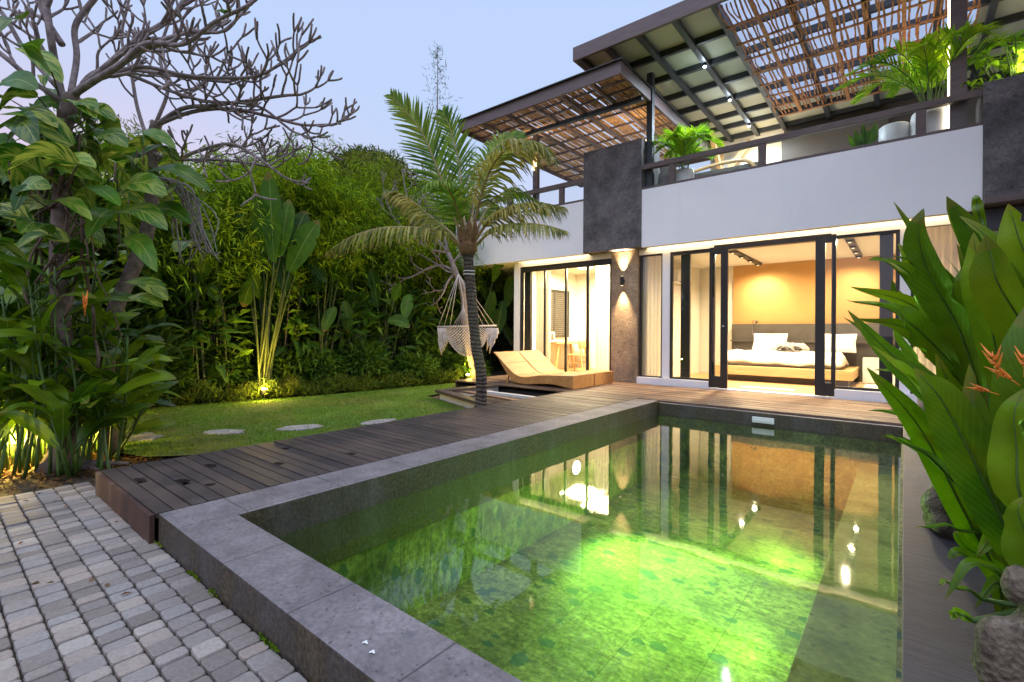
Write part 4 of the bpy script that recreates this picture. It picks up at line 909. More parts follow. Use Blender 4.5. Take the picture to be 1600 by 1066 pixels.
b = MB(); b.lathe((-3.78, 9.75, 3.12), [(.13, 0), (.2, .3), (.24, .8), (.2, 1.2), (.15, 1.32), (.1, 1.33)], 26); tag(b.build('large_urn', 'stone_step', smooth=True), 'pale grey marbled urn between the stone panel and the areca palm', 'urn')
t = thing('terrace_bench', 'wooden bench with a curved top rail on the upper terrace', 'bench', (-3.3, 11.2, 3.1))
b = MB(); P = spline([(-3.9, 11.2, 4.72), (-3.3, 11.2, 4.8), (-2.7, 11.2, 4.78), (-2.48, 11.2, 4.6), (-2.4, 11.3, 4.4)], 20); b.tube(P, .04, 8); b.build('top_rail', 'wood', t, smooth=True)
b = MB(); b.box(-3.9, -2.42, 11.22, 11.26, 3.5, 4.7); b.build('backrest', 'head', t); b = MB(); b.box(-3.9, -2.42, 11.2, 11.8, 3.45, 3.55); b.build('seat', 'wood', t)
for x in (-3.85, -2.48):
    b = MB(); b.box(x-.03, x+.03, 11.22, 11.75, 3.1, 3.45); b.build('leg', 'wood', t)
t = thing('terrace_shrub', 'dark leaved succulent plant behind the middle of the terrace railing', 'plant', (-.55, 10.2, 3.5))
b = MB(); random.seed(4)
for k in range(16):
    a = k*2.4; c_, s_ = math.cos(a)*.22, math.sin(a)*.22; b.blade(spline([(-.55, 10.0, 4.0), (-.55+c_*.5, 10+s_*.5, 4.25), (-.55+c_, 10+s_, 4.35+.1*(k % 3))], 6), .09, Vector((0, -1, .4)))
b.build('leaves', 'helic_dark', t); b = MB(); b.tube([(-.55, 10, 3.1), (-.55, 10, 4.05)], .02, 6); b.build('stem', 'bark', t)
# ------------------------------------------------------------------ coconut palm
random.seed(11)
t = thing('coconut_palm', 'young coconut palm with arching fronds rising from the planter in front of the villa', 'palm tree', (-4.8, 5.15, GZ))
PD = 6.95
def A(px, py, dd=0.0): return at(px, py, PD+dd)
b = MB(); P = spline([(-4.76, 5.15, GZ-.02), A(752, 590), A(744, 540), A(738, 480), A(733, 420), A(731, 396)], 30)
b.tube(P, [.14, .11, .09]+[.079-.0003*i+random.uniform(-.003, .004) for i in range(24)]+[.078, .085, .1], 18); b.build('trunk', 'palmbark', t, smooth=True)
b = MB(); b.tube(spline([A(731, 398), A(731, 385), A(731, 372), A(732, 352)], 8), [.1, .12, .13, .125, .115, .1, .08, .05], 14)
for k in range(9):
    a = k*.7; c = A(731, 378); b.blade(spline([c+Vector((.1*math.cos(a), .1*math.sin(a), -.08)), c+Vector((.135*math.cos(a), .135*math.sin(a), .1)), c+Vector((.15*math.cos(a), .15*math.sin(a), .3))], 6), .1, Vector((math.cos(a), math.sin(a), .2)))
b.build('crown_fibre', 'coir', t, smooth=True)
b = MB(); 
for py in (424, 429): b.tube([A(733, py)+Vector((.083*math.cos(a*.524), .083*math.sin(a*.524), .004*math.sin(a))) for a in range(13)], .008, 6)
b.build('cable_wrap', 'pot', t)
fr = [
 ([(728, 385, 0), (708, 335, -.1), (684, 265, -.15), (655, 200, -.1), (612, 150, 0)], .47, 46, 0, .028, .12, .25, 'coco'),
 ([(731, 375, 0), (722, 320, .3), (718, 260, .5), (705, 205, .6), (692, 175, .7)], .42, 40, 0, .026, .15, .3, 'coco'),
 ([(735, 380, 0), (748, 320, -.1), (768, 262, -.3), (800, 228, -.5), (842, 225, -.7), (862, 243, -.8)], .62, 46, 0, .03, .75, -.1, 'coco_mix'),
 ([(737, 382, 0), (760, 330, .1), (790, 300, .2), (825, 308, .2), (850, 330, .2)], .5, 38, 0, .028, .7, 0, 'coco'),
 ([(737, 385, 0), (765, 345, -.2), (800, 325, -.4), (840, 318, -.6), (880, 324, -.7)], .52, 44, 0, .028, .8, -.1, 'coco_mix'),
 ([(737, 390, 0), (770, 360, -.3), (810, 350, -.6), (850, 352, -.9), (884, 361, -1.1)], .42, 40, 0, .026, .8, -.1, 'coco_mix'),
 ([(725, 388, 0), (700, 360, .2), (668, 335, .3), (635, 308, .3), (610, 298, .3)], .5, 42, 0, .028, .75, -.1, 'coco_mix'),
 ([(724, 392, 0), (695, 366, -.3), (650, 356, -.6), (595, 357, -.9), (550, 370, -1.1), (514, 392, -1.2)], .47, 50, 0, .028, .85, -.15, 'coco_mix'),
#([(724, 385, 0), (700, 340, .5), (670, 330, .9), (640, 345, 1.1), (622, 375, 1.2)], .42, 36, 0, .026, .7, 0, 'coco'),
 ([(733, 378, 0), (742, 310, .4), (757, 255, .6), (785, 222, .8), (815, 212, .9)], .5, 40, 0, .028, .5, .1, 'coco'),
 ([(729, 378, 0), (715, 330, -.3), (700, 295, -.6), (675, 285, -.9), (655, 300, -1.0)], .4, 36, 0, .026, .6, .05, 'coco'),
]
for P, Ll, n, bare, wd, dr, vee, mt in fr:
    rm, lm = MB(), MB(); frond(rm, lm, [A(*q) for q in P], Ll, n+16, 62, wd*1.1, dr, .022, .18, bare, vee, (Vector((.35, -.75, .25)) if dr < .55 else None))
    f = rm.build('frond', 'coco_stem', t, smooth=True); lm.build('leaflets', mt, f)

# ------------------------------------------------------------------ generic plants
def heliconia(name, label, cat, x, y, n, h, spread, Lf, Wf, seed, mt='helic', group=None, z=GZ, lean=(0, 0), low=.3, leaves=(3, 5), up_=1.0):
    """clump of upright shoots, each with alternate paddle leaves"""
    random.seed(seed); t = thing(name, label, cat, (x, y, z), group); sm, lm = MB(), MB()
    for k in range(n):
        a = random.uniform(0, 6.283); r = spread*.28*math.sqrt(random.random()); b0 = Vector((x+r*math.cos(a), y+r*math.sin(a), z))
        hh = h*random.uniform(.55, 1); out = spread*random.uniform(.25, .8); tip = b0+Vector((math.cos(a)*out+lean[0], math.sin(a)*out+lean[1], hh))
        P = spline([b0, b0.lerp(tip, .4)+Vector((0, 0, .12*hh)), tip], 12); sm.tube(P, [.018-.001*i for i in range(12)], 7)
        m_ = random.randint(*leaves)
        for j in range(m_):
            s_ = low+(1-low)*j/(m_-1); q = P[min(11, int(s_*11))]; aa = a+math.pi*j+random.uniform(-.7, .7); l = Lf*random.uniform(.65, 1.1)
            o_ = Vector((math.cos(aa), math.sin(aa), 0)); e1 = random.uniform(.5, 1.5)*up_; dr = random.uniform(.1, .75)
            s0 = q+o_*.06+Vector((0, 0, .12)); d = (o_+Vector((0, 0, e1))).normalized()
            Q = spline([s0, s0+d*l*.35, s0+d*l*.7+o_*l*.08-Vector((0, 0, dr*l*.1)), s0+d*l*.95+o_*l*.2-Vector((0, 0, dr*l*.35))], 13)
            sm.tube([q, s0, Q[2]], [.01, .008, .005], 5)
            nrm = (Vector((0, 0, 1))-o_*.6+Vector((random.uniform(-.5, .5), random.uniform(-.5, .5), 0))).normalized()
            lm.blade(Q, Wf*random.uniform(.75, 1.15), nrm, None, random.uniform(.05, .35))
    sm.build('stems', 'stem', t, smooth=True); lm.build('leaves', mt, t, smooth=True); return t
def flower(par, p, d, s, lab='orange_flower', seed=1):
    random.seed(seed); b = MB(); d = Vector(d).normalized(); sd = d.cross(Vector((.3, .5, .8))).normalized()
    for k in range(4):
        q = Vector(p)+d*s*.2*k; e = (d*.9+sd*(1 if k % 2 else -1)*.75).normalized()
        b.tube(spline([q, q+e*s*.3, q+e*s*.75+d*s*.25], 6), [.09*s, .1*s, .085*s, .06*s, .035*s, .006*s], 7)
    b.tube([Vector(p)-d*s*.6, Vector(p)+d*s*.9], [.035*s, .03*s], 6)
    return b.build('flower', 'orange', par, smooth=True)

# ------------------------------------------------------------------ hedge at the back of the lawn
def bamboo(name, label, cat, x, y, nc, h, spread, per, seed, mt='bamboo', group=None, L0=(.13, .26), low=.3, wd=(.016, .03)):
    random.seed(seed); r = np.random.default_rng(seed); t = thing(name, label, cat, (x, y, GZ), group); sm = MB(); C = []; D = []
    for k in range(nc):
        a = random.uniform(0, 6.283); o_ = Vector((math.cos(a), math.sin(a), 0)); b0 = Vector((x, y, GZ))+o_*random.uniform(0, spread*.45); hh = h*random.uniform(.6, 1.03); s_ = spread*random.uniform(.2, .9)
        P = spline([b0, b0+Vector((0, 0, hh*.5))+o_*s_*.12, b0+Vector((0, 0, hh*.88))+o_*s_*.5, b0+Vector((0, 0, hh*.95))+o_*s_*1.1], 20); sm.tube(P, [.02-.0009*i for i in range(20)], 5)
        for j in range(per):
            v = low+(1-low)*random.random()**.8; q = P[min(19, int(v*19))]; aa = random.uniform(0, 6.283); rr = random.uniform(.1, .62)
            c = q+Vector((math.cos(aa)*rr, math.sin(aa)*rr, random.uniform(-.25, .3))); m_ = random.randint(7, 13)
            cc = np.array(c)[None]+r.normal(size=(m_, 3))*np.array([.11, .11, .07]); dd = r.normal(size=(m_, 3))*.6+np.array([math.cos(aa)*.6, math.sin(aa)*.6, -.45]); C.append(cc); D.append(dd)
    C = np.concatenate(C); D = np.concatenate(D); n = len(C); nn = r.normal(size=(n, 3))*.6; nn[:, 2] += 1
    sm.build('culms', 'culm', t, smooth=True); cloud('foliage', C, D, nn, r.uniform(*L0, n), r.uniform(*wd, n), mt, t); return t
protos = [bamboo('bamboo_clump', 'dense green bamboo clump in the dark hedge along the back of the lawn', 'bamboo', -10.0, 2.4+i*.9, 12, 4.2+.2*i, 1.3, 58, 20+i, group='bamboo clumps of the back hedge', low=.46) for i in range(4)]
random.seed(3)
for i in range(15):
    c = copy_tree(protos[i % 4]); yy = 3.6+i*.98 if i < 12 else 13.0+(i-12)*1.2
    c.location = (-10.15+random.uniform(-.35, .35), yy, GZ); c.rotation_euler = (0, 0, random.uniform(0, 6.28)); s_ = random.uniform(.9, 1.08); c.scale = (s_, s_, s_*random.uniform(.9, 1.1))
bamboo('yellow_bamboo', 'yellowish feathery bamboo rising behind the bare frangipani branches', 'bamboo', -12.3, 4.0, 14, 5.6, 1.7, 60, 41, 'bamboo_y', wd=(.014, .024))
bamboo('tall_bamboo', 'bright green feathery bamboo topping the hedge between frangipani and palm', 'bamboo', -11.3, 5.9, 16, 5.7, 1.2, 60, 42, 'bamboo', wd=(.014, .024))
bamboo('palm_side_bamboo', 'fresh green bamboo rising behind the left fronds of the coconut palm', 'bamboo', -10.6, 8.2, 16, 5.7, 1.3, 60, 43, 'bamboo', wd=(.014, .024))
bamboo('far_bamboo', 'pale far bamboo behind the hedge just left of the palm crown', 'bamboo', -14.5, 9.8, 18, 7.2, 2.2, 60, 44, 'bamboo_y', L0=(.2, .34), wd=(.02, .035))
def tree(name, label, x, y, h, rx, rz, nclump, per, seed, mt='tree', Ls=(.18, .34), trunk_r=.16, shape=1.0):
    r = np.random.default_rng(seed); random.seed(seed); t = thing(name, label, 'tree', (x, y, GZ)); b = MB(); top = Vector((x, y, h-rz)); C = []; D = []
    b.tube(spline([(x, y, GZ), (x+.2, y, h*.4), top], 12), [trunk_r*(1-.05*i) for i in range(12)], 9)
    for k in range(nclump):
        a = random.uniform(0, 6.283); e = random.uniform(-.5, 1.5); q = top+Vector((math.cos(a)*math.cos(e)*rx, math.sin(a)*math.cos(e)*rx, math.sin(e)*rz))*random.uniform(.45, 1)
        if k % 2 == 0: b.tube(spline([top-Vector((0, 0, rz*.6)), top.lerp(q, .5)+Vector((0, 0, .2)), q], 7), [.06, .05, .04, .03, .02, .015, .01], 5)
        s_ = rx*random.uniform(.16, .3); v = r.normal(size=(per, 3)); v /= np.linalg.norm(v, axis=1, keepdims=True); v *= r.random((per, 1))**.4*s_; v[:, 2] *= .55; C.append(np.array(q)+v); D.append(v+r.normal(size=(per, 3))*s_*.5)
    C = np.concatenate(C); n = len(C); D = np.concatenate(D); nn = r.normal(size=(n, 3))*.5; nn[:, 2] += 1
    b.build('trunk', 'bark', t, smooth=True); cloud('crown', C, D, nn, r.uniform(*Ls, n), r.uniform(.05, .11, n), mt, t); return t
tree('broad_tree', 'rounded olive green tree crown standing beyond the hedge, left of the palm', -21, 14.2, 9.9, 3.0, 1.9, 60, 190, 51, Ls=(.25, .45))
tree('olive_tree', 'lower dull green tree beyond the hedge between the bamboo tops', -20.5, 10.2, 8.0, 2.6, 1.7, 42, 170, 52, Ls=(.25, .45))
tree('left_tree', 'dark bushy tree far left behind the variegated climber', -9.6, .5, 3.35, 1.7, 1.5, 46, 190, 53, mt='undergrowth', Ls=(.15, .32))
# slim casuarina far behind the palm
t = thing('casuarina', 'very slim wispy casuarina tree far behind the coconut palm, against the sky', 'tree', (-24, 24.4, GZ)); b = MB(); p0 = at(684, 75, 34); x_, y_ = p0.x, p0.y; t.location = (x_, y_, GZ)
b.tube([(x_, y_, GZ), (x_, y_, 15), (x_, y_, p0.z)], [.14, .06, .012], 8); b.build('trunk', 'bark', t)
r = np.random.default_rng(5); n = 420; zz = 11+(p0.z-11)*r.random(n)**.8; sp = (p0.z+.6-zz)*.12+.1; C = np.column_stack([x_+r.normal(size=n)*sp, y_+r.normal(size=n)*sp, zz]); D = r.normal(size=(n, 3)); D[:, 2] += .9
cloud('crown', C, D, unit(n), r.uniform(.25, .6, n), r.uniform(.02, .04, n), 'tree', t)
# bamboo fence behind the planting
t = thing('bamboo_fence', 'dark brown bamboo stick fence half hidden behind the hedge', 'fence', (-11.0, 6, GZ)); b = MB(); y = -3
while y < 19:
    b.tube([(-11+random.uniform(-.01, .01), y, GZ), (-11+random.uniform(-.02, .02), y, 2.5+random.uniform(-.06, .06))], random.uniform(.014, .024), 6, var=random.random()); y += .052
b.build('sticks', 'bamboo_stick', t)
b = MB()
for z in (.5, 1.5, 2.3): b.box(-11.06, -11.03, -3, 19, z, z+.05)
b.build('rails', 'bamboo_stick', t)
b = MB(); b.box(-11.3, -11.1, -12, 20, GZ, 2.4); tag(b.build('boundary_wall', 'moss_wall'), 'dark mossy boundary wall behind the bamboo fence', 'wall')

# tall paddle leaved plants in front of the hedge
def paddle(label, x, y, stems, seed, mt='helic_dark', group='tall paddle leaved plants before the hedge'):
    """stems: list of (top px, top py, leaf length, leaf width, lean px at the leaf tip, droop)"""
    random.seed(seed); t = thing('paddle_plant', label, 'tall plant', (x, y, GZ), group); sm, lm = MB(), MB(); dep_ = (Vector((x, y, 0))).dot(fw)
    for (px, py, l, w, tx, ty) in stems:
        dd = dep_+random.uniform(-.4, .4); b0 = Vector((x+random.uniform(-.16, .16), y+random.uniform(-.16, .16), GZ)); q = at(px, py, dd); e = at(tx, ty, dd+random.uniform(-.35, .35))
        sm.tube(spline([b0, b0.lerp(q, .5)+Vector((0, 0, .15)), q], 12), [.022, .02, .02, .018, .018, .016, .015, .014, .012, .011, .01, .009], 7)
        m_ = q.lerp(e, .55)+Vector((0, 0, .06)); nrm = Vector((.75+random.uniform(-.3, .3), -.5+random.uniform(-.4, .4), random.uniform(-.1, .6)))
        lm.blade(spline([q, m_, e], 14), w, nrm, None, random.uniform(.05, .3))
    sm.build('stems', 'stalk', t, smooth=True); lm.build('leaves', mt, t, smooth=True); return t
paddle('tallest fan of broad paddle leaves behind the glowing spotlight on the lawn edge', -9.0, 3.95, [(412, 425, 0, .36, 372, 328), (402, 430, 0, .34, 352, 352), (420, 400, 0, .36, 398, 300), (428, 410, 0, .38, 420, 268), (438, 400, 0, .34, 452, 312), (448, 405, 0, .4, 478, 330), (452, 425, 0, .42, 498, 345), (436, 385, 0, .22, 440, 305), (395, 440, 0, .3, 380, 480), (384, 430, 0, .32, 362, 372), (446, 455, 0, .3, 440, 400), (460, 430, 0, .26, 470, 360), (410, 470, 0, .26, 388, 420), (425, 440, 0, .3, 410, 350)], 61)
paddle('tall stems with one drooping dry leaf left of the glowing spotlight', -9.2, 3.0, [(292, 465, 0, .2, 262, 430), (300, 470, 0, .2, 322, 455), (290, 420, 0, .3, 296, 350), (305, 430, 0, .26, 282, 370), (298, 385, 0, .24, 318, 300), (312, 440, 0, .24, 330, 390)], 62)
paddle('slender stems with two rounded leaves between the lit fan and the tall dry leaf', -9.4, 3.5, [(342, 440, 0, .36, 330, 402), (345, 430, 0, .34, 358, 402), (340, 470, 0, .2, 322, 450), (338, 400, 0, .28, 330, 330), (348, 410, 0, .26, 366, 350)], 63)
paddle('upright single paddle leaf plant right of the lit fan', -9.2, 5.2, [(496, 455, 0, .34, 492, 380), (520, 440, 0, .3, 535, 400), (524, 480, 0, .24, 505, 520), (538, 470, 0, .28, 545, 520), (510, 440, 0, .3, 470, 400), (530, 430, 0, .25, 540, 370)], 64)
paddle('dark paddle leaves behind the hammock, under the villa overhang', -9.0, 9.2, [(786, 470, 0, .36, 776, 525), (770, 455, 0, .36, 762, 520), (792, 480, 0, .3, 800, 430), (760, 470, 0, .3, 745, 430), (780, 500, 0, .34, 800, 540), (770, 440, 0, .3, 785, 400)], 65)
paddle('low broad leaf plant on thin stems half way between the fan and the hammock', -9.4, 6.7, [(606, 500, 0, .3, 640, 512), (575, 520, 0, .3, 545, 540), (615, 470, 0, .28, 628, 445), (590, 480, 0, .3, 580, 420), (640, 460, 0, .28, 632, 500), (560, 500, 0, .3, 548, 450)], 66)
# undergrowth shrubs and border
def shrub(label, x, y, rx, h, n, seed, mt='shrub', Ls=(.1, .22), wd=(.035, .07), group='shrubs along the lawn edge'):
    r = np.random.default_rng(seed); t = thing('shrub', label, 'shrub', (x, y, GZ), group); v = r.normal(size=(n, 3)); v /= np.linalg.norm(v, axis=1, keepdims=True); v *= r.random((n, 1))**.35
    C = np.column_stack([x+v[:, 0]*rx, y+v[:, 1]*rx, GZ+.05+h*.5*(1+v[:, 2])]); C += r.normal(size=C.shape)*.05; D = v+r.normal(size=(n, 3))*.5; D[:, 2] += .25; nn = r.normal(size=(n, 3))*.5; nn[:, 2] += 1
    b = MB()
    for k in range(9): a = k*.7; b.tube([(x+.05*math.cos(a), y+.05*math.sin(a), GZ), (x+rx*.6*math.cos(a), y+rx*.6*math.sin(a), GZ+h*.75)], [.012, .006], 5)
    b.build('stems', 'bark', t); cloud('foliage', C, D, nn, r.uniform(*Ls, n), r.uniform(*wd, n), mt, t); return t
for i, (x, y, rx, h, lab) in enumerate([(-9.1, 6.1, .5, .85, 'dark rounded shrub in the gap between the fan plant and the hammock'), (-8.7, 7.2, .45, .55, 'small green shrub behind the left corner of the palm planter'), (-9.35, 5.2, .5, .7, 'dense low shrub right of the glowing spotlight'),
    (-9.4, 2.4, .5, .6, 'bushy shrub in the border behind the stepping stones'), (-9.5, 4.6, .5, .65, 'leafy shrub just behind the lawn spotlight'), (-8.5, 8.6, .5, .5, 'yellow lit shrub at the foot of the hammock tree'), (-9.3, 8.0, .6, 1.0, 'dark shrub behind the hammock'), (-9.5, 1.2, .6, .9, 'dark shrub at the left end of the lawn border'), (-9.6, 3.4, .5, .8, 'fern like shrub left of the lawn spotlight')]):
    shrub(lab, x, y, rx, h, 1500, 70+i)
for i, (x, y, rx, h, lab) in enumerate(((-9.75, 3.1, .7, 2.3, 'dark broad leaved bush behind the tall stems left of the fan plant'), (-9.8, 4.6, .7, 2.5, 'dark broad leaved bush behind the tall fan plant'), (-9.8, 6.0, .75, 2.2, 'dark broad leaved bush between the fan plant and the hammock'), (-9.7, 7.4, .75, 2.4, 'dark broad leaved bush just left of the hammock'), (-9.8, 2.2, .7, 2.0, 'dark broad leaved bush at the left end of the hedge'), (-9.7, 8.9, .8, 2.3, 'dark broad leaved bush behind the hammock and palm trunk'))):
    shrub(lab, x, y, rx, h, 420, 120+i, 'helic_dark', (.28, .55), (.09, .17), 'broad leaved bushes in the hedge')
def strip(name, poly_fn, n, seed, Ls, wd, mt, zs=.3):
    r = np.random.default_rng(seed); y = r.uniform(.6, 8.4, n); x = poly_fn(y)+r.normal(size=n)*.16
    cl = np.sin(y*5.1)+np.sin(y*8.7+1)+np.sin(y*13.3); z = GZ+r.random(n)*(.17+.06*cl.clip(-1.5, 2.5))
    C = np.column_stack([x, y, z]); D = r.normal(size=(n, 3)); D[:, 2] = np.abs(D[:, 2])+zs; nn = r.normal(size=(n, 3))*.6; nn[:, 2] += 1
    return cloud(name, C, D, nn, r.uniform(*Ls, n), r.uniform(*wd, n), mt, kind='stuff')
bx = lambda y: np.interp(y, [.4, 2, 3.6, 4.6, 6.3, 8.6], [-9.45, -9.25, -8.95, -8.7, -8.6, -8.35])
tag(strip('ground_cover', bx, 13000, 81, (.08, .22), (.007, .017), 'cover'))
tag(strip('border_leaves', lambda y: bx(y)-.5, 7000, 82, (.1, .2), (.025, .05), 'shrub', .2))
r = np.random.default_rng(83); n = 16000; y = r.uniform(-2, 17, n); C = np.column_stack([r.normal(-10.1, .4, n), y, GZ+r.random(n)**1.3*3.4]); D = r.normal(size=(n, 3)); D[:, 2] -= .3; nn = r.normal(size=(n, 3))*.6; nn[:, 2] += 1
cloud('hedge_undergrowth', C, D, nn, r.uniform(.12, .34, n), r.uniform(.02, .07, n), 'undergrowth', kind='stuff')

# garden spotlights
def gspot(label, x, y, tgt, w, ang=95, z=GZ):
    t = thing('garden_spotlight', label, 'spotlight', (x, y, z), 'spotlights in the planting'); b = MB(); b.tube([(x, y, z), (x, y, z+.09)], .012, 8); b.lathe((x, y, z+.09), [(.03, 0), (.045, .03), (.05, .1), (.042, .1), (.042, .09)], 14); b.build('housing', 'fixture', t)
    b = MB(); b.lathe((x, y, z+.175), [(.043, 0), (.046, .018), (.03, .034), (.005, .042)], 14); b.build('lens', 'bulb_yel', t)
    spot(t, (x, y, z+.24), tgt, w, ang, 1, YEL, .05); point(t, (x+.09, y-.05, z+.24), w*.3, YEL, .05); return t
gspot('glowing yellow garden spotlight at the lawn edge below the tall fan plant', -8.6, 3.78, (-8.95, 3.95, 1.2), 130)
gspot('yellow garden spotlight at the foot of the hammock tree behind the palm', -8.0, 8.2, (-8.05, 8.6, 2), 80)
def ground(px, py):
    qy = (py-PY)-(px-PX)*math.sin(ROLL); return at(px, py, (CH-GZ)/(qy/F_PX))
for px, py, w, lab in ((30, 724, 280, 'yellow garden spotlight between the heliconia stems at the bottom left corner'), (88, 702, 260, 'yellow garden spotlight deeper inside the left heliconia clump'), (10, 668, 240, 'small yellow spotlight at the far left edge behind the heliconia leaves')):
    p = ground(px, py); gspot(lab, p.x, p.y, (p.x-.15, p.y+.1, 2), w, 140)
for i, (px, py, rx, h) in enumerate(((30, 655, .75, 2.3), (150, 650, .7, 1.7), (210, 645, .6, 1.3), (90, 650, .7, 2.0))):  # bushes added as a dark backdrop, their leaf colour standing for deep shade
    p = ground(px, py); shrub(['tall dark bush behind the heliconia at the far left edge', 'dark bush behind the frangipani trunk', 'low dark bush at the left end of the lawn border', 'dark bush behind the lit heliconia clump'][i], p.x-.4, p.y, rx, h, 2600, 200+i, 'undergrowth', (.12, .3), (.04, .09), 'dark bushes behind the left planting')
# ------------------------------------------------------------------ frangipani trees
def frangi(mb, p, d, r, l, k, flat=.15):
    n = 6; pts = [p]; dd = d.copy()
    for i in range(n): dd = (dd+Vector((random.gauss(0, .1), random.gauss(0, .1), random.gauss(.05, .08)+flat*.25))).normalized(); pts.append(pts[-1]+dd*l/n)
    r1 = r*.8 if k else r*.9
    mb.tube(pts, [r+(r1-r)*i/n for i in range(n+1)], 7)
    if k == 0:
        mb.tube([pts[-1], pts[-1]+dd*r1*.8], [r1*.98, r1*.35], 7); return
    m_ = 3 if random.random() < .4 else 2; a0 = random.uniform(0, 6.283); s1 = dd.cross(Vector((.3, .2, 1))).normalized(); s2 = s1.cross(dd)
    for j in range(m_):
        a = a0+6.283*j/m_+random.uniform(-.4, .4); sp = random.uniform(.5, .95); e = (dd+(s1*math.cos(a)+s2*math.sin(a))*sp).normalized()
        frangi(mb, pts[-1], e, max(.0095, r1*.9), l*random.uniform(.62, .95), k-1, flat)
def limb(mb, pts, r0, r1, sprouts, k=2, l=.2, t0=.25):
    P = spline(pts, 26); n = 26; mb.tube(P, [r0+(r1-r0)*i/25 for i in range(n)], 9)
    for i in range(sprouts):
        v = t0+(1-t0)*(i+.5)/sprouts; q = P[min(25, int(v*25))]; tg = (P[min(25, int(v*25)+1)]-P[int(v*25)-1]).normalized()
        s1 = tg.cross(Vector((0, 0, 1))).normalized(); s2 = s1.cross(tg); a = random.uniform(0, 6.283)
        d = (tg*.8+(s1*math.cos(a)+s2*math.sin(a))*.9).normalized(); frangi(mb, q, d, max(.0115, (r0+(r1-r0)*v)*.66), l*random.uniform(.8, 1.3), k)
    frangi(mb, P[-1], (P[-1]-P[-2]).normalized(), r1, l*.8, 2)
random.seed(21)
FD = 4.25
def Q(px, py, dd=0.0): return at(px, py, FD+dd)
base = Vector((-5.75, .78, GZ))
t = thing('frangipani_tree', 'bare grey frangipani tree spreading over the left of the lawn, leafless stubby branches', 'tree', tuple(base))
b = MB(); b.tube(spline([base-Vector((0, 0, .03)), Q(112, 640), Q(98, 520), Q(92, 400), Q(98, 270), Q(97, 215), Q(112, 148)], 30), [.16, .12, .095]+[.07-.0004*i for i in range(27)], 14)
b.tube(spline([base+Vector((-.3, .4, 0)), Q(170, 520, .5), Q(225, 380, .7), Q(238, 300, .75), Q(236, 235, .75), Q(245, 190, .7)], 24), [.075-.001*i for i in range(24)], 12)
for px, py in ((160, 725), (90, 740), (200, 715), (120, 760)): b.tube(spline([base+Vector((0, 0, .12)), base+Vector((0, 0, .03)).lerp(Q(px, py)-base, .3), Q(px, py, -.1)-Vector((0, 0, .05))], 8), [.1, .08, .06, .05, .04, .03, .02, .01], 8)
b.build('trunk', 'trunkbark', t, smooth=True)
b = MB()
for pts, r0, r1, ns in [
  ([(112, 150, 0), (150, 125, -.1), (190, 100, -.2), (225, 70, -.3), (262, 68, -.4)], .055, .03, 6),
  ([(112, 150, 0), (165, 105, -.05), (215, 62, -.1), (265, 30, -.1), (300, -10, -.1)], .05, .03, 6),
  ([(190, 100, -.2), (240, 72, -.3), (290, 68, -.5), (335, 35, -.6), (382, 12, -.7)], .035, .02, 6),
  ([(97, 215, 0), (130, 130, .1), (170, 108, .2), (230, 112, .3), (300, 122, .3), (352, 128, .3)], .04, .024, 7),
  ([(97, 70, 0), (75, 35, 0), (58, -5, 0), (40, -40, 0)], .05, .035, 3),
  ([(104, 180, 0), (88, 110, 0), (78, 50, -.1), (68, -20, -.1)], .055, .04, 4),
  ([(110, 150, 0), (120, 90, .1), (118, 40, .1), (150, -5, .1), (170, -40, 0)], .045, .035, 5),
  ([(100, 160, 0), (55, 130, -.1), (15, 95, -.2), (-30, 60, -.2)], .04, .03, 5),
  ([(92, 140, 0), (40, 80, .1), (10, 30, .1), (-20, -10, .1)], .035, .025, 4),
  ([(245, 195, .7), (285, 170, .6), (330, 165, .5), (385, 158, .4), (440, 150, .3), (470, 148, .25)], .045, .018, 9),
  ([(245, 195, .7), (300, 175, .6), (360, 170, .55), (420, 182, .5), (470, 195, .45), (510, 195, .4)], .04, .016, 9),
  ([(240, 240, .75), (270, 250, .65), (310, 236, .6), (360, 225, .5), (400, 245, .4), (432, 268, .4)], .04, .017, 9),
  ([(240, 250, .75), (285, 250, .8), (340, 250, .85), (390, 255, .9), (425, 262, .9)], .032, .015, 7),
  ([(150, 125, -.1), (220, 105, .0), (290, 118, .1), (350, 122, .1), (405, 118, .1), (445, 95, .1)], .034, .016, 9),
  ([(170, 108, .2), (205, 118, .3), (260, 140, .4), (320, 158, .4), (400, 165, .4), (450, 200, .4)], .034, .016, 8),
  ([(225, 75, -.3), (262, 60, -.3), (300, 48, -.2), (345, 50, -.2), (380, 20, -.2)], .028, .016, 7),
  ([(236, 235, .75), (215, 170, .8), (205, 115, .8), (190, 60, .8), (200, 5, .8)], .035, .02, 7),
  ([(245, 190, .7), (262, 140, .7), (250, 90, .7), (262, 40, .7), (285, 0, .7)], .034, .018, 7),
]:
    limb(b, [Q(*q) for q in pts], r0*.55, max(.0115, r1*.66), max(3, int(ns*.72)))
b.build('branches', 'bark', t, smooth=True)
b = MB()
for k in range(8): b.blade(spline([Q(352, 22, -.6), Q(352+random.uniform(-8, 8), 18-random.uniform(0, 5), -.6), Q(352+random.uniform(-18, 20), 20+random.uniform(-12, 8), -.6)], 5), .03, Vector((.3, -.8, .5)))
b.build('leaf_tuft', 'shrub', t)
random.seed(33)
hp = Vector((-8.02, 8.5, GZ)); HD = hp.dot(fw)
def H(px, py, dd=0.0): return at(px, py, HD+dd)
t = thing('hammock_tree', 'small bare branched frangipani behind the palm that carries the hanging chair', 'tree', tuple(hp)); b = MB()
b.tube(spline([hp, H(728, 520), H(724, 460), H(712, 425), H(700, 395)], 18), [.1-.0025*i for i in range(18)], 10)
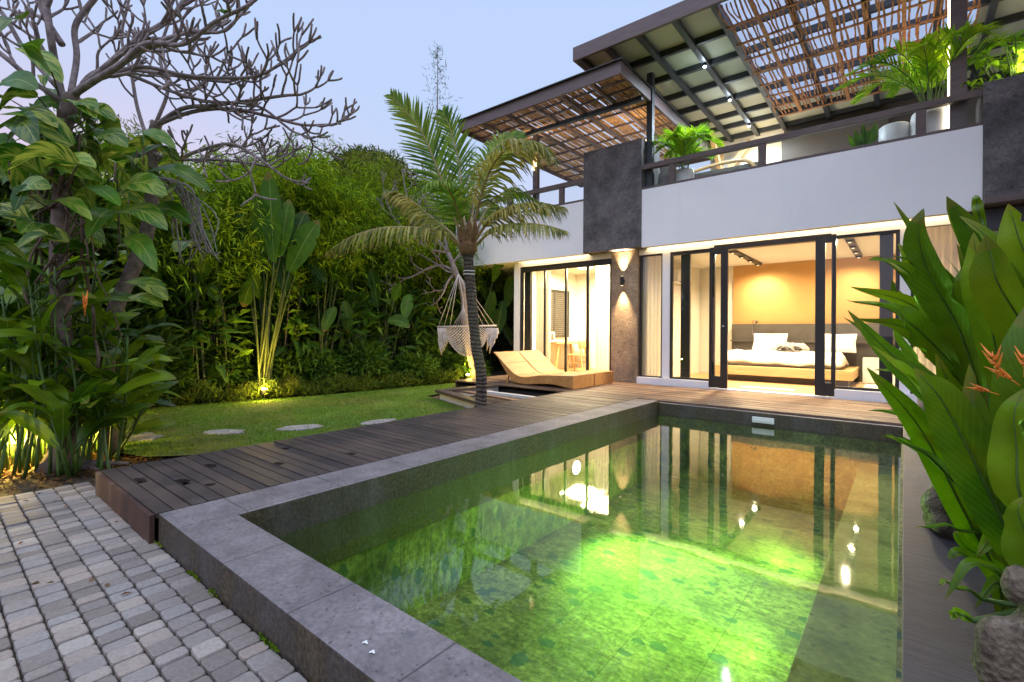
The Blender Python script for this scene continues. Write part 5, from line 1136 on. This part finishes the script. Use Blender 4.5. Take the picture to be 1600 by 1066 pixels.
for pts, r0, r1, ns in [([(712, 425, 0), (690, 415, 0), (668, 420, -.1), (635, 435, -.2), (600, 425, -.3), (575, 408, -.3)], .035, .012, 5), ([(700, 395, 0), (680, 370, 0), (660, 345, 0), (640, 320, 0), (632, 290, 0)], .04, .014, 5), ([(712, 425, 0), (700, 425, 0), (690, 418, 0), (660, 400, 0), (625, 385, .2), (600, 365, .2)], .03, .012, 5),
    ([(700, 395, 0), (690, 350, .1), (678, 310, .1), (665, 280, .1)], .04, .014, 5), ([(708, 410, 0), (735, 380, .1), (760, 350, .2), (790, 330, .2)], .03, .012, 5), ([(700, 395, 0), (668, 388, -.1), (640, 365, -.1), (615, 340, -.1), (600, 300, 0)], .03, .012, 5), ([(712, 425, 0), (700, 440, -.05), (694, 455, -.1), (690, 462, -.1)], .03, .02, 1)]:
    limb(b, [H(*q) for q in pts], r0, r1, ns, 2, .28)
b.build('branches', 'bark', t, smooth=True)

# ------------------------------------------------------------------ hanging chair
t = thing('hanging_chair', 'cream macrame hanging hammock chair with fringes behind the palm trunk', 'hammock chair', tuple(H(728, 515, -.35)))
def K(px, py, dd=-.35): return H(px, py, dd)
b = MB(); b.tube([K(683, 511), K(776, 509)], .022, 10); b.build('spreader_bar', 'rope', t, smooth=True)
b = MB(); top = K(716, 428, -.1)
for px in (685, 694, 703, 756, 765, 774): b.tube([top, K(px, 510)], .007, 5)
for k in range(9): b.tube(spline([K(724, 468, -.3), K(722+k*.5, 485), K(707+k*4.2, 511)], 5), .006, 5)
b.tube([top, K(724, 468, -.3)], .012, 6); b.build('ropes', 'rope', t, smooth=True)
b = MB(); nx, nz = 18, 9
def net(u, v):
    x = 688+84*u; sag = 44*math.sin(math.pi*(.08+.84*u))**.8; y = 512+sag*v; bulge = .28*math.sin(math.pi*v*.5)*math.sin(math.pi*u)
    return K(x+ (u-.5)*-18*v, y, -.35-bulge)
for i in range(-nz, nx+1):
    for sg in (1, -1):
        pts = []
        for j in range(nz+1):
            u = (i+(j if sg > 0 else nz-j))/nx
            if 0 <= u <= 1: pts.append(net(u, j/nz))
        if len(pts) > 1: b.tube(pts, .0065, 4)
b.tube([net(i/nx, 1) for i in range(nx+1)], .012, 5); b.build('net_seat', 'rope', t, smooth=True)
for side in (((686, 556), (690, 550), (694, 540), (684, 535)), ((768, 553), (764, 548), (772, 540), (760, 530), (775, 530))):
    b = MB()
    for x0, y1 in side:
        for k in range(4): b.tube(spline([K(x0+k*.8, 513), K(x0+k*1.1+random.uniform(-2, 2), (513+y1)/2, -.38), K(x0+k*.9+(4 if x0 < 720 else -3), y1-k*3, -.4)], 6), [.014, .016, .02, .018, .012, .004], 5)
    b.build('fringe', 'rope', t, smooth=True)


# ------------------------------------------------------------------ variegated climber on the frangipani
random.seed(5)
ovate = lambda v: max(.03, math.sin(math.pi*min(1, .04+v*.96))**.62*(1.12-.35*v))
t = thing('variegated_climber', 'large leaved green and yellow variegated climber covering the frangipani trunk', 'climbing plant', (-5.8, .7, GZ)); lm, sm = MB(), MB()
hero = [(62, 265, 150, 262, .27, -.5), (70, 262, 146, 282, .27, -.5), (20, 305, 80, 295, .2, -.55), (45, 290, 22, 330, .22, -.6), (130, 292, 188, 322, .2, -.5), (72, 318, 144, 345, .17, -.5), (190, 290, 262, 305, .24, -.4), (185, 330, 262, 360, .24, -.35), (200, 370, 245, 425, .2, -.3), (150, 215, 200, 230, .2, -.3), (120, 165, 180, 190, .24, -.2), (35, 30, 0, 50, .3, -.5), (30, 75, 98, 130, .24, -.3), (0, 130, 60, 140, .25, -.4), (10, 170, 90, 200, .27, -.4), (20, 190, 60, 230, .25, -.5), (110, 160, 150, 185, .24, -.1), (205, 210, 275, 232, .2, .2), (225, 270, 330, 300, .22, .2), (200, 440, 262, 470, .24, -.2), (190, 470, 255, 480, .2, -.2), (230, 330, 300, 350, .22, .2)]
for x0, y0, x1, y1, w, dd in hero:
    p, q = Q(x0, y0, dd), Q(x1, y1, dd-random.uniform(.0, .25)); sag = Vector((0, 0, (p-q).length*.13))
    lm.blade(spline([p, p.lerp(q, .5)+sag, q], 12), w*.85, Vector((random.uniform(.1, .7), random.uniform(-.8, -.3), random.uniform(.4, 1))), ovate, random.uniform(.1, .35))
for k in range(125):
    v = random.random(); cx, cy_ = random.choice(((95, 0), (95, 0), (236, .7), (20, -.2), (150, .2))); px = cx+random.gauss(0, 48); py = random.uniform(110, 400)
    if px > 90 and py < 170 : py += 110
    if cx == 236: py = max(py, 235)
    dd = cy_+random.gauss(0, .25); p = Q(px, py, dd); a = random.uniform(0, 6.283); l = random.uniform(.14, .42)
    o_ = Vector((math.cos(a), math.sin(a), random.uniform(-.7, .5))); q = p+o_*l
    lm.blade(spline([p, p.lerp(q, .5)+Vector((0, 0, .05)), q-Vector((0, 0, .08))], 9), l*.55, Vector((random.uniform(-.8, .9), random.uniform(-1, .2), random.uniform(.3, 1))), ovate, random.uniform(.1, .5))
    sm.tube(spline([p, p.lerp(Q(95, py+25), .5)-Vector((0, 0, .05)), Q(95+random.uniform(-8, 8), py+35)], 5) if abs(px-95) < 80 else [p, p-Vector((0, 0, .15))], .006, 5)
lm.build('leaves', 'pothos', t, smooth=True)
for k in range(15):
    x0 = random.uniform(60, 130); y0 = random.uniform(180, 420); pts = [Q(x0, y0, random.uniform(-.2, .1))]
    for j in range(5): x0 += random.gauss(0, 14); y0 += random.uniform(25, 60); pts.append(Q(x0, y0, random.uniform(-.25, .15)))
    sm.tube(spline(pts, 16), random.uniform(.005, .013), 6)
sm.build('vines', 'tuberoot', t, smooth=True)
b = MB()
for k in range(17):
    x0 = 250+random.uniform(-12, 25); y0 = 285+random.uniform(-12, 10); b.tube(spline([Q(x0, y0, .4), Q(x0+random.uniform(15, 45), y0+20, .3), Q(x0+random.uniform(25, 75), y0+random.uniform(55, 110), .3), Q(x0+random.uniform(25, 100), y0+random.uniform(80, 140), .35)], 10), [.0075]*6+[.006, .005, .004, .003], 5)
b.build('aerial_roots', 'rope_grey', t, smooth=True)

# ------------------------------------------------------------------ heliconia clumps on the left
def stand(label, n, pxr, pyr, topr, Lf, Wf, seed, group=None, dry=None):
    """upright stems rising from a patch of soil, three or four leaves on each"""
    random.seed(seed); sm, lm = MB(), MB(); first = None
    for k in range(n):
        px, py = random.uniform(*pxr), random.uniform(*pyr); qy = (py-PY)-(px-PX)*math.sin(ROLL); d0 = (CH-GZ)/(qy/F_PX); b0 = at(px, py, d0)
        if first is None: first = thing('heliconia', label, 'heliconia', (b0.x, b0.y, GZ), group)
        top = at(px+random.gauss(0, 30)*(1+.002*(700-py)), random.uniform(*topr), d0+random.uniform(-.25, .25))
        P = spline([b0, b0.lerp(top, .5)+Vector((random.gauss(0, .03), random.gauss(0, .03), 0)), top], 12); sm.tube(P, [.014-.0007*i for i in range(12)], 7)
        a = random.uniform(0, 6.283)
        for j in range(random.randint(3, 5)):
            s_ = .3+.7*random.random()**.7; q = P[min(11, int(s_*11))]; a += 3.1+random.uniform(-.5, .5); o_ = Vector((math.cos(a), math.sin(a), 0)); l = Lf*random.uniform(.6, 1.1); e1 = random.uniform(.3, 1.7); dr = random.uniform(.1, .9)
            d = (o_+Vector((0, 0, e1))).normalized(); s0 = q+o_*.05+Vector((0, 0, .08))
            Q_ = spline([s0, s0+d*l*.35, s0+d*l*.68+o_*l*.08-Vector((0, 0, dr*l*.12)), s0+d*l*.9+o_*l*.22-Vector((0, 0, dr*l*.42))], 12)
            sm.tube([q, s0, Q_[2]], [.009, .007, .004], 5)
            lm.blade(Q_, Wf*random.uniform(.75, 1.15), (Vector((.3, -.3, 1))-o_*.5+Vector((random.uniform(-.5, .5), random.uniform(-.5, .5), 0))).normalized(), None, random.uniform(.05, .35))
    sm.build('stems', 'stem', first, smooth=True); lm.build('leaves', 'helic', first, smooth=True); return first
h1 = stand('dense heliconia clump with an orange flower, lit from below at the lower left', 110, (-30, 182), (692, 748), (405, 660), .5, .14, 91)
flower(h1, Q(133, 482, -.6), (0.05, 0, 1), .1, seed=2)
stand('heliconia stems leaning toward the lawn beside the frangipani base', 16, (150, 190), (690, 715), (520, 640), .5, .14, 92)
stand('tall heliconia behind the lit clump at the far left edge', 34, (-60, 120), (655, 690), (400, 560), .65, .18, 93)
stand('low heliconia with arching leaves reaching over the lawn', 12, (110, 200), (665, 690), (540, 640), .7, .15, 94)

# ------------------------------------------------------------------ heliconia at the right, close to the camera
random.seed(8)
t = thing('heliconia', 'large heliconia with big glossy leaves and orange flowers filling the right foreground', 'heliconia', (.75, 2.6, 0)); lm, sm = MB(), MB()
def Rr(px, py, d): return at(px, py, d)
# base x,y,d  ->  tip, width(m), normal
big = [
 ((1560, 690, 2.0), (1500, 520, 1.9), (1440, 400, 1.85), (1428, 318, 1.8), .21, (-.5, -.8, .25)),
 ((1500, 560, 2.3), (1440, 480, 2.2), (1400, 420, 2.1), (1353, 396, 2.05), .15, (-.3, -.7, .7)),
 ((1545, 640, 2.1), (1480, 560, 2.0), (1400, 490, 1.95), (1313, 462, 1.9), .16, (-.3, -.6, .8)),
 ((1570, 740, 1.9), (1500, 650, 1.8), (1400, 560, 1.75), (1309, 474, 1.7), .17, (-.6, -.5, .5)),
 ((1590, 900, 1.7), (1530, 790, 1.65), (1440, 620, 1.6), (1356, 520, 1.6), .2, (-.4, -.6, .6)),
 ((1640, 960, 1.5), (1560, 800, 1.45), (1480, 640, 1.45), (1420, 560, 1.45), .19, (-.5, -.8, .4)),
 ((1600, 860, 1.7), (1520, 780, 1.7), (1450, 715, 1.7), (1384, 664, 1.7), .13, (-.2, -.5, .9)),
 ((1560, 740, 2.3), (1490, 680, 2.3), (1430, 655, 2.3), (1355, 636, 2.3), .1, (0, -.4, 1)),
 ((1620, 640, 1.9), (1590, 520, 1.85), (1540, 400, 1.8), (1470, 298, 1.8), .19, (-.4, -.8, .3)),
 ((1600, 700, 1.8), (1560, 560, 1.75), (1530, 440, 1.7), (1512, 360, 1.7), .16, (-.4, -.9, .2)),
 ((1660, 700, 1.5), (1620, 560, 1.45), (1560, 440, 1.4), (1522, 365, 1.4), .21, (-.6, -.7, .35)),
 ((1700, 600, 1.6), (1650, 480, 1.6), (1600, 390, 1.6), (1566, 308, 1.6), .2, (-.4, -.9, .3)),
 ((1650, 820, 1.3), (1620, 700, 1.25), (1600, 600, 1.2), (1610, 440, 1.2), .2, (-.6, -.7, .2)),
 ((1620, 940, 1.25), (1600, 800, 1.2), (1585, 690, 1.2), (1580, 590, 1.2), .17, (-.6, -.8, .3)),
 ((1600, 900, 1.5), (1560, 800, 1.5), (1530, 700, 1.5), (1512, 560, 1.5), .17, (-.5, -.8, .3)),
 ((1640, 1000, 1.15), (1625, 920, 1.1), (1600, 840, 1.1), (1575, 775, 1.1), .14, (-.7, -.6, .4)),
 ((1590, 930, 1.6), (1550, 890, 1.6), (1500, 865, 1.6), (1482, 870, 1.6), .06, (-.1, -.5, 1)),
 ((1580, 920, 1.7), (1540, 880, 1.7), (1505, 850, 1.7), (1488, 822, 1.7), .09, (-.3, -.7, .6)),
 ((1560, 845, 1.9), (1510, 830, 1.9), (1470, 822, 1.9), (1427, 824, 1.9), .035, (0, -.3, 1)),
 ((1545, 940, 1.6), (1515, 925, 1.6), (1480, 912, 1.6), (1465, 908, 1.6), .04, (0, -.3, 1)),
 ((1520, 970, 1.55), (1505, 962, 1.55), (1492, 958, 1.55), (1486, 968, 1.55), .05, (0, -.5, 1)),
 ((1580, 930, 1.6), (1570, 870, 1.6), (1560, 830, 1.6), (1525, 872, 1.6), .1, (-.3, -.8, .3)),
 ((1560, 540, 2.4), (1480, 440, 2.4), (1440, 380, 2.35), (1396, 312, 2.3), .08, (-.2, -.9, .4)),
 ((1520, 560, 2.5), (1470, 470, 2.5), (1430, 420, 2.5), (1402, 376, 2.5), .11, (-.4, -.8, .3)),
 ((1500, 600, 2.6), (1450, 540, 2.6), (1410, 470, 2.6), (1385, 430, 2.55), .13, (-.3, -.7, .6)),
 ((1500, 660, 2.6), (1440, 590, 2.6), (1400, 580, 2.6), (1365, 575, 2.6), .08, (0, -.4, 1)),
 ((1610, 760, 1.9), (1580, 640, 2.0), (1560, 520, 2.1), (1480, 380, 2.1), .2, (-.5, -.9, .1)),
 ((1590, 660, 2.2), (1570, 560, 2.2), (1520, 460, 2.2), (1500, 400, 2.2), .2, (-.4, -.9, .2)),
 ((1700, 900, 1.4), (1680, 760, 1.4), (1660, 620, 1.4), (1640, 480, 1.4), .22, (-.5, -.9, .2)),
 ((1600, 800, 2.1), (1540, 740, 2.1), (1490, 690, 2.1), (1450, 640, 2.1), .15, (-.4, -.7, .5)),
 ((1620, 900, 1.9), (1560, 830, 1.9), (1520, 780, 1.9), (1490, 720, 1.9), .15, (-.4, -.8, .4)),
 ((1600, 820, 1.75), (1530, 700, 1.75), (1460, 600, 1.75), (1385, 545, 1.75), .1, (-.3, -.6, .7)),
 ((1580, 640, 2.15), (1500, 560, 2.15), (1440, 470, 2.1), (1390, 400, 2.1), .12, (-.3, -.8, .5)),
 ((1610, 880, 1.6), (1550, 760, 1.6), (1500, 640, 1.6), (1455, 545, 1.55), .13, (-.4, -.8, .4)),
 ((1640, 620, 1.7), (1600, 500, 1.7), (1570, 400, 1.7), (1500, 330, 1.7), .12, (-.3, -.8, .6)),
 ((1610, 940, 1.45), (1570, 900, 1.45), (1520, 880, 1.45), (1475, 930, 1.45), .06, (-.1, -.4, 1)),
 ((1540, 360, 2.2), (1530, 335, 2.2), (1526, 315, 2.2), (1524, 304, 2.2), .06, (-.2, -1, .1)),
]
lance = lambda v: max(.02, math.sin(math.pi*min(1, .06+v*.94))**.8)
extra = []
for b0, m1, m2, tp, w, nr in big+[q for q in big if q[4] < .18]:
    if w < .09: continue
    jx, jy = random.gauss(22, 30), random.gauss(18, 26); dz = random.uniform(.15, .4)
    extra.append(tuple((q[0]+jx*(1-.2*i_), q[1]+jy, q[2]+dz) for i_, q in enumerate((b0, m1, m2, tp)))+(w*random.uniform(.6, .95), tuple(c_+random.gauss(0, .45) for c_ in nr)))
for k, (b0, m1, m2, tp, w, nr) in enumerate(big+extra):
    P = spline([Rr(*b0), Rr(*m1), Rr(*m2), Rr(*tp)], 22); ph = random.uniform(0, 6)
    n0 = (Vector(nr)+Vector((random.gauss(0, .25), random.gauss(0, .2), random.gauss(0, .25)))).normalized()
    P = [p-n0*(.05*w/.2*max(0, i/21-.6)**2*6)+n0*.006*math.sin(ph+i*.8) for i, p in enumerate(P)]
    lm.blade(P, w*.68, n0, lance, random.uniform(.2, .42))
    sm.tube(P[:-1], [.0065-.00028*i for i in range(21)], 5)
    root = Vector((.6+random.uniform(-.15, .5), 2.3+random.uniform(-.5, .8), -.02)); sm.tube(spline([root, root.lerp(P[0], .6)+Vector((.05, .03, .1)), P[0]], 10), [.018, .017, .016, .015, .014, .012, .011, .01, .009, .008], 8)
# many back leaves that close the clump
for k in range(120):
    a = random.uniform(0, 6.283); r0 = Vector((1.15+random.gauss(0, .3), 2.9+random.gauss(0, .8), random.uniform(.1, 1.0))); o_ = Vector((math.cos(a), math.sin(a), 0)); l = random.uniform(.5, .85)
    if (r0+o_*l*.7).x < .35 : o_.x = abs(o_.x)
    tip = r0+o_*l*.55+Vector((0, 0, l*random.uniform(.4, .95))); lm.blade(spline([r0, r0.lerp(tip, .5)+Vector((0, 0, .1)), tip], 10), random.uniform(.12, .2), Vector((random.uniform(-.7, .2), -.8, random.uniform(.1, .8))), None, .2); sm.tube(spline([(r0.x+.1, r0.y+.05, -.02), r0, r0.lerp(tip, .3)], 6), .009, 6)
sm.build('stems', 'stem', t, smooth=True); lm.build('leaves', 'helic', t, smooth=True)
for p, d, s_ in (((1556, 575, 1.1), (-.15, 0, .9), .042), ((1578, 592, 1.1), (-.45, .1, .4), .036), ((1600, 575, 1.1), (.0, 0, 1), .036), ((1545, 612, 1.12), (-.6, .1, .2), .03)):
    flower(t, Rr(*p), d, s_, seed=int(p[0]))

# ------------------------------------------------------------------ carved stone figures on the right edge
def statue(label, x, y, h, seed):
    random.seed(seed); b = MB()
    def ball(cx, cy_, cz, rx, ry, rz, n=14):
        prof = []; vs = []; 
        for j in range(n+1):
            th = math.pi*j/n
            for i in range(2*n): ph = math.pi*i/n; vs.append((x+cx+rx*math.sin(th)*math.cos(ph), y+cy_+ry*math.sin(th)*math.sin(ph), cz+rz*math.cos(th)))
        b._add(vs, [(j*2*n+i, j*2*n+(i+1) % (2*n), (j+1)*2*n+(i+1) % (2*n), (j+1)*2*n+i) for j in range(n) for i in range(2*n)])
    b.lathe((x, y, 0), [(.17, 0), (.185, .03), (.18, .08), (.15, .1)], 20)
    s = h/.62
    ball(0, 0, .22*s, .15, .14, .2*s); ball(0, .0, .4*s, .125, .12, .15*s); ball(0, -.02, .53*s, .095, .095, .1*s)            # belly, chest, head
    for sg in (-1, 1):
        ball(sg*.12, -.06, .14*s, .075, .085, .09*s); ball(sg*.13, -.02, .36*s, .05, .055, .11*s); ball(sg*.09, -.12, .27*s, .045, .05, .05*s); ball(sg*.11, -.12, .06, .055, .08, .05); ball(sg*.1, 0, .55*s, .03, .035, .05*s)
    ball(0, -.1, .5*s, .035, .04, .03*s); ball(0, -.12, .31*s, .07, .06, .07*s); ball(0, 0, .62*s, .05, .05, .05*s)
    o = b.build('stone_statue', 'statue', smooth=True); rm = o.modifiers.new('remesh', 'REMESH'); rm.mode = 'VOXEL'; rm.voxel_size = .011; rm.use_smooth_shade = True
    tx = bpy.data.textures.new('carving', 'CLOUDS'); tx.noise_scale = .05; dm = o.modifiers.new('carve', 'DISPLACE'); dm.texture = tx; dm.strength = .014; dm.mid_level = .5
    return tag(o, label, 'statue', 'carved stone figures along the terrace')
statue('rounded carved stone figure at the bottom right corner, closest to the camera', .305, 1.56, .55, 1)
statue('weathered carved stone figure half hidden behind the heliconia leaves by the pool', .27, 3.5, .62, 2)
t = thing('stone_planter', 'dark stone planter with yellow green leaves at the far right end of the pool', 'planter', (.35, 8.0, 0))
b = MB(); b.lathe((.35, 8.0, -.02), [(.16, 0), (.2, .1), (.22, .3), (.18, .31), (.17, .27), (.01, .26)], 20); b.build('pot', 'andesite', t, smooth=True)
b = MB(); random.seed(9)
for k in range(22):
    a = k*2.4; o_ = Vector((math.cos(a), math.sin(a), 0)); p = Vector((.35, 8.0, .22)); b.blade(spline([p, p+o_*.12+Vector((0, 0, .16)), p+o_*.3+Vector((0, 0, .2+.05*(k % 3)))], 6), .06, Vector((0, -.2, 1)))
b.build('leaves', 'areca', t)
# plant on top of the right stone panel
random.seed(12)
t = thing('panel_top_plant', 'bright lit leafy plant spilling over the top of the right stone panel', 'plant', (1.15, 9.6, 4.5)); lm, sm = MB(), MB()
for k in range(60):
    a = random.uniform(0, 6.283); o_ = Vector((math.cos(a), math.sin(a), 0)); p = Vector((1.25+random.gauss(0, .28), 9.5+random.gauss(0, .1), 4.5+random.uniform(0, .55))); l = random.uniform(.12, .26)
    lm.blade(spline([p, p+o_*l*.5+Vector((0, 0, .07)), p+o_*l+Vector((0, 0, -.04))], 7), l*.55, Vector((random.uniform(-.4, .2), -.6, 1)), ovate, .2); sm.tube([(1.25+(p.x-1.25)*.4, 9.55, 4.4), p], .006, 5)
lm.build('leaves', 'areca', t, smooth=True); sm.build('stems', 'stem', t); 
t = thing('panel_plant_lamp', 'small warm lamp glowing among the leaves on the right stone panel', 'lamp', (1.3, 9.4, 4.48)); b = MB(); b.lathe((1.3, 9.4, 4.5), [(.03, 0), (.035, .06), (.03, .07)], 12); b.build('housing', 'fixture', t); b = MB(); b.lathe((1.3, 9.4, 4.571), [(.028, 0), (.02, .02), (.004, .026)], 12); b.build('bulb', 'bulb_warm', t)
point(t, (1.3, 9.4, 4.75), 22, (1, .86, .5), .04)
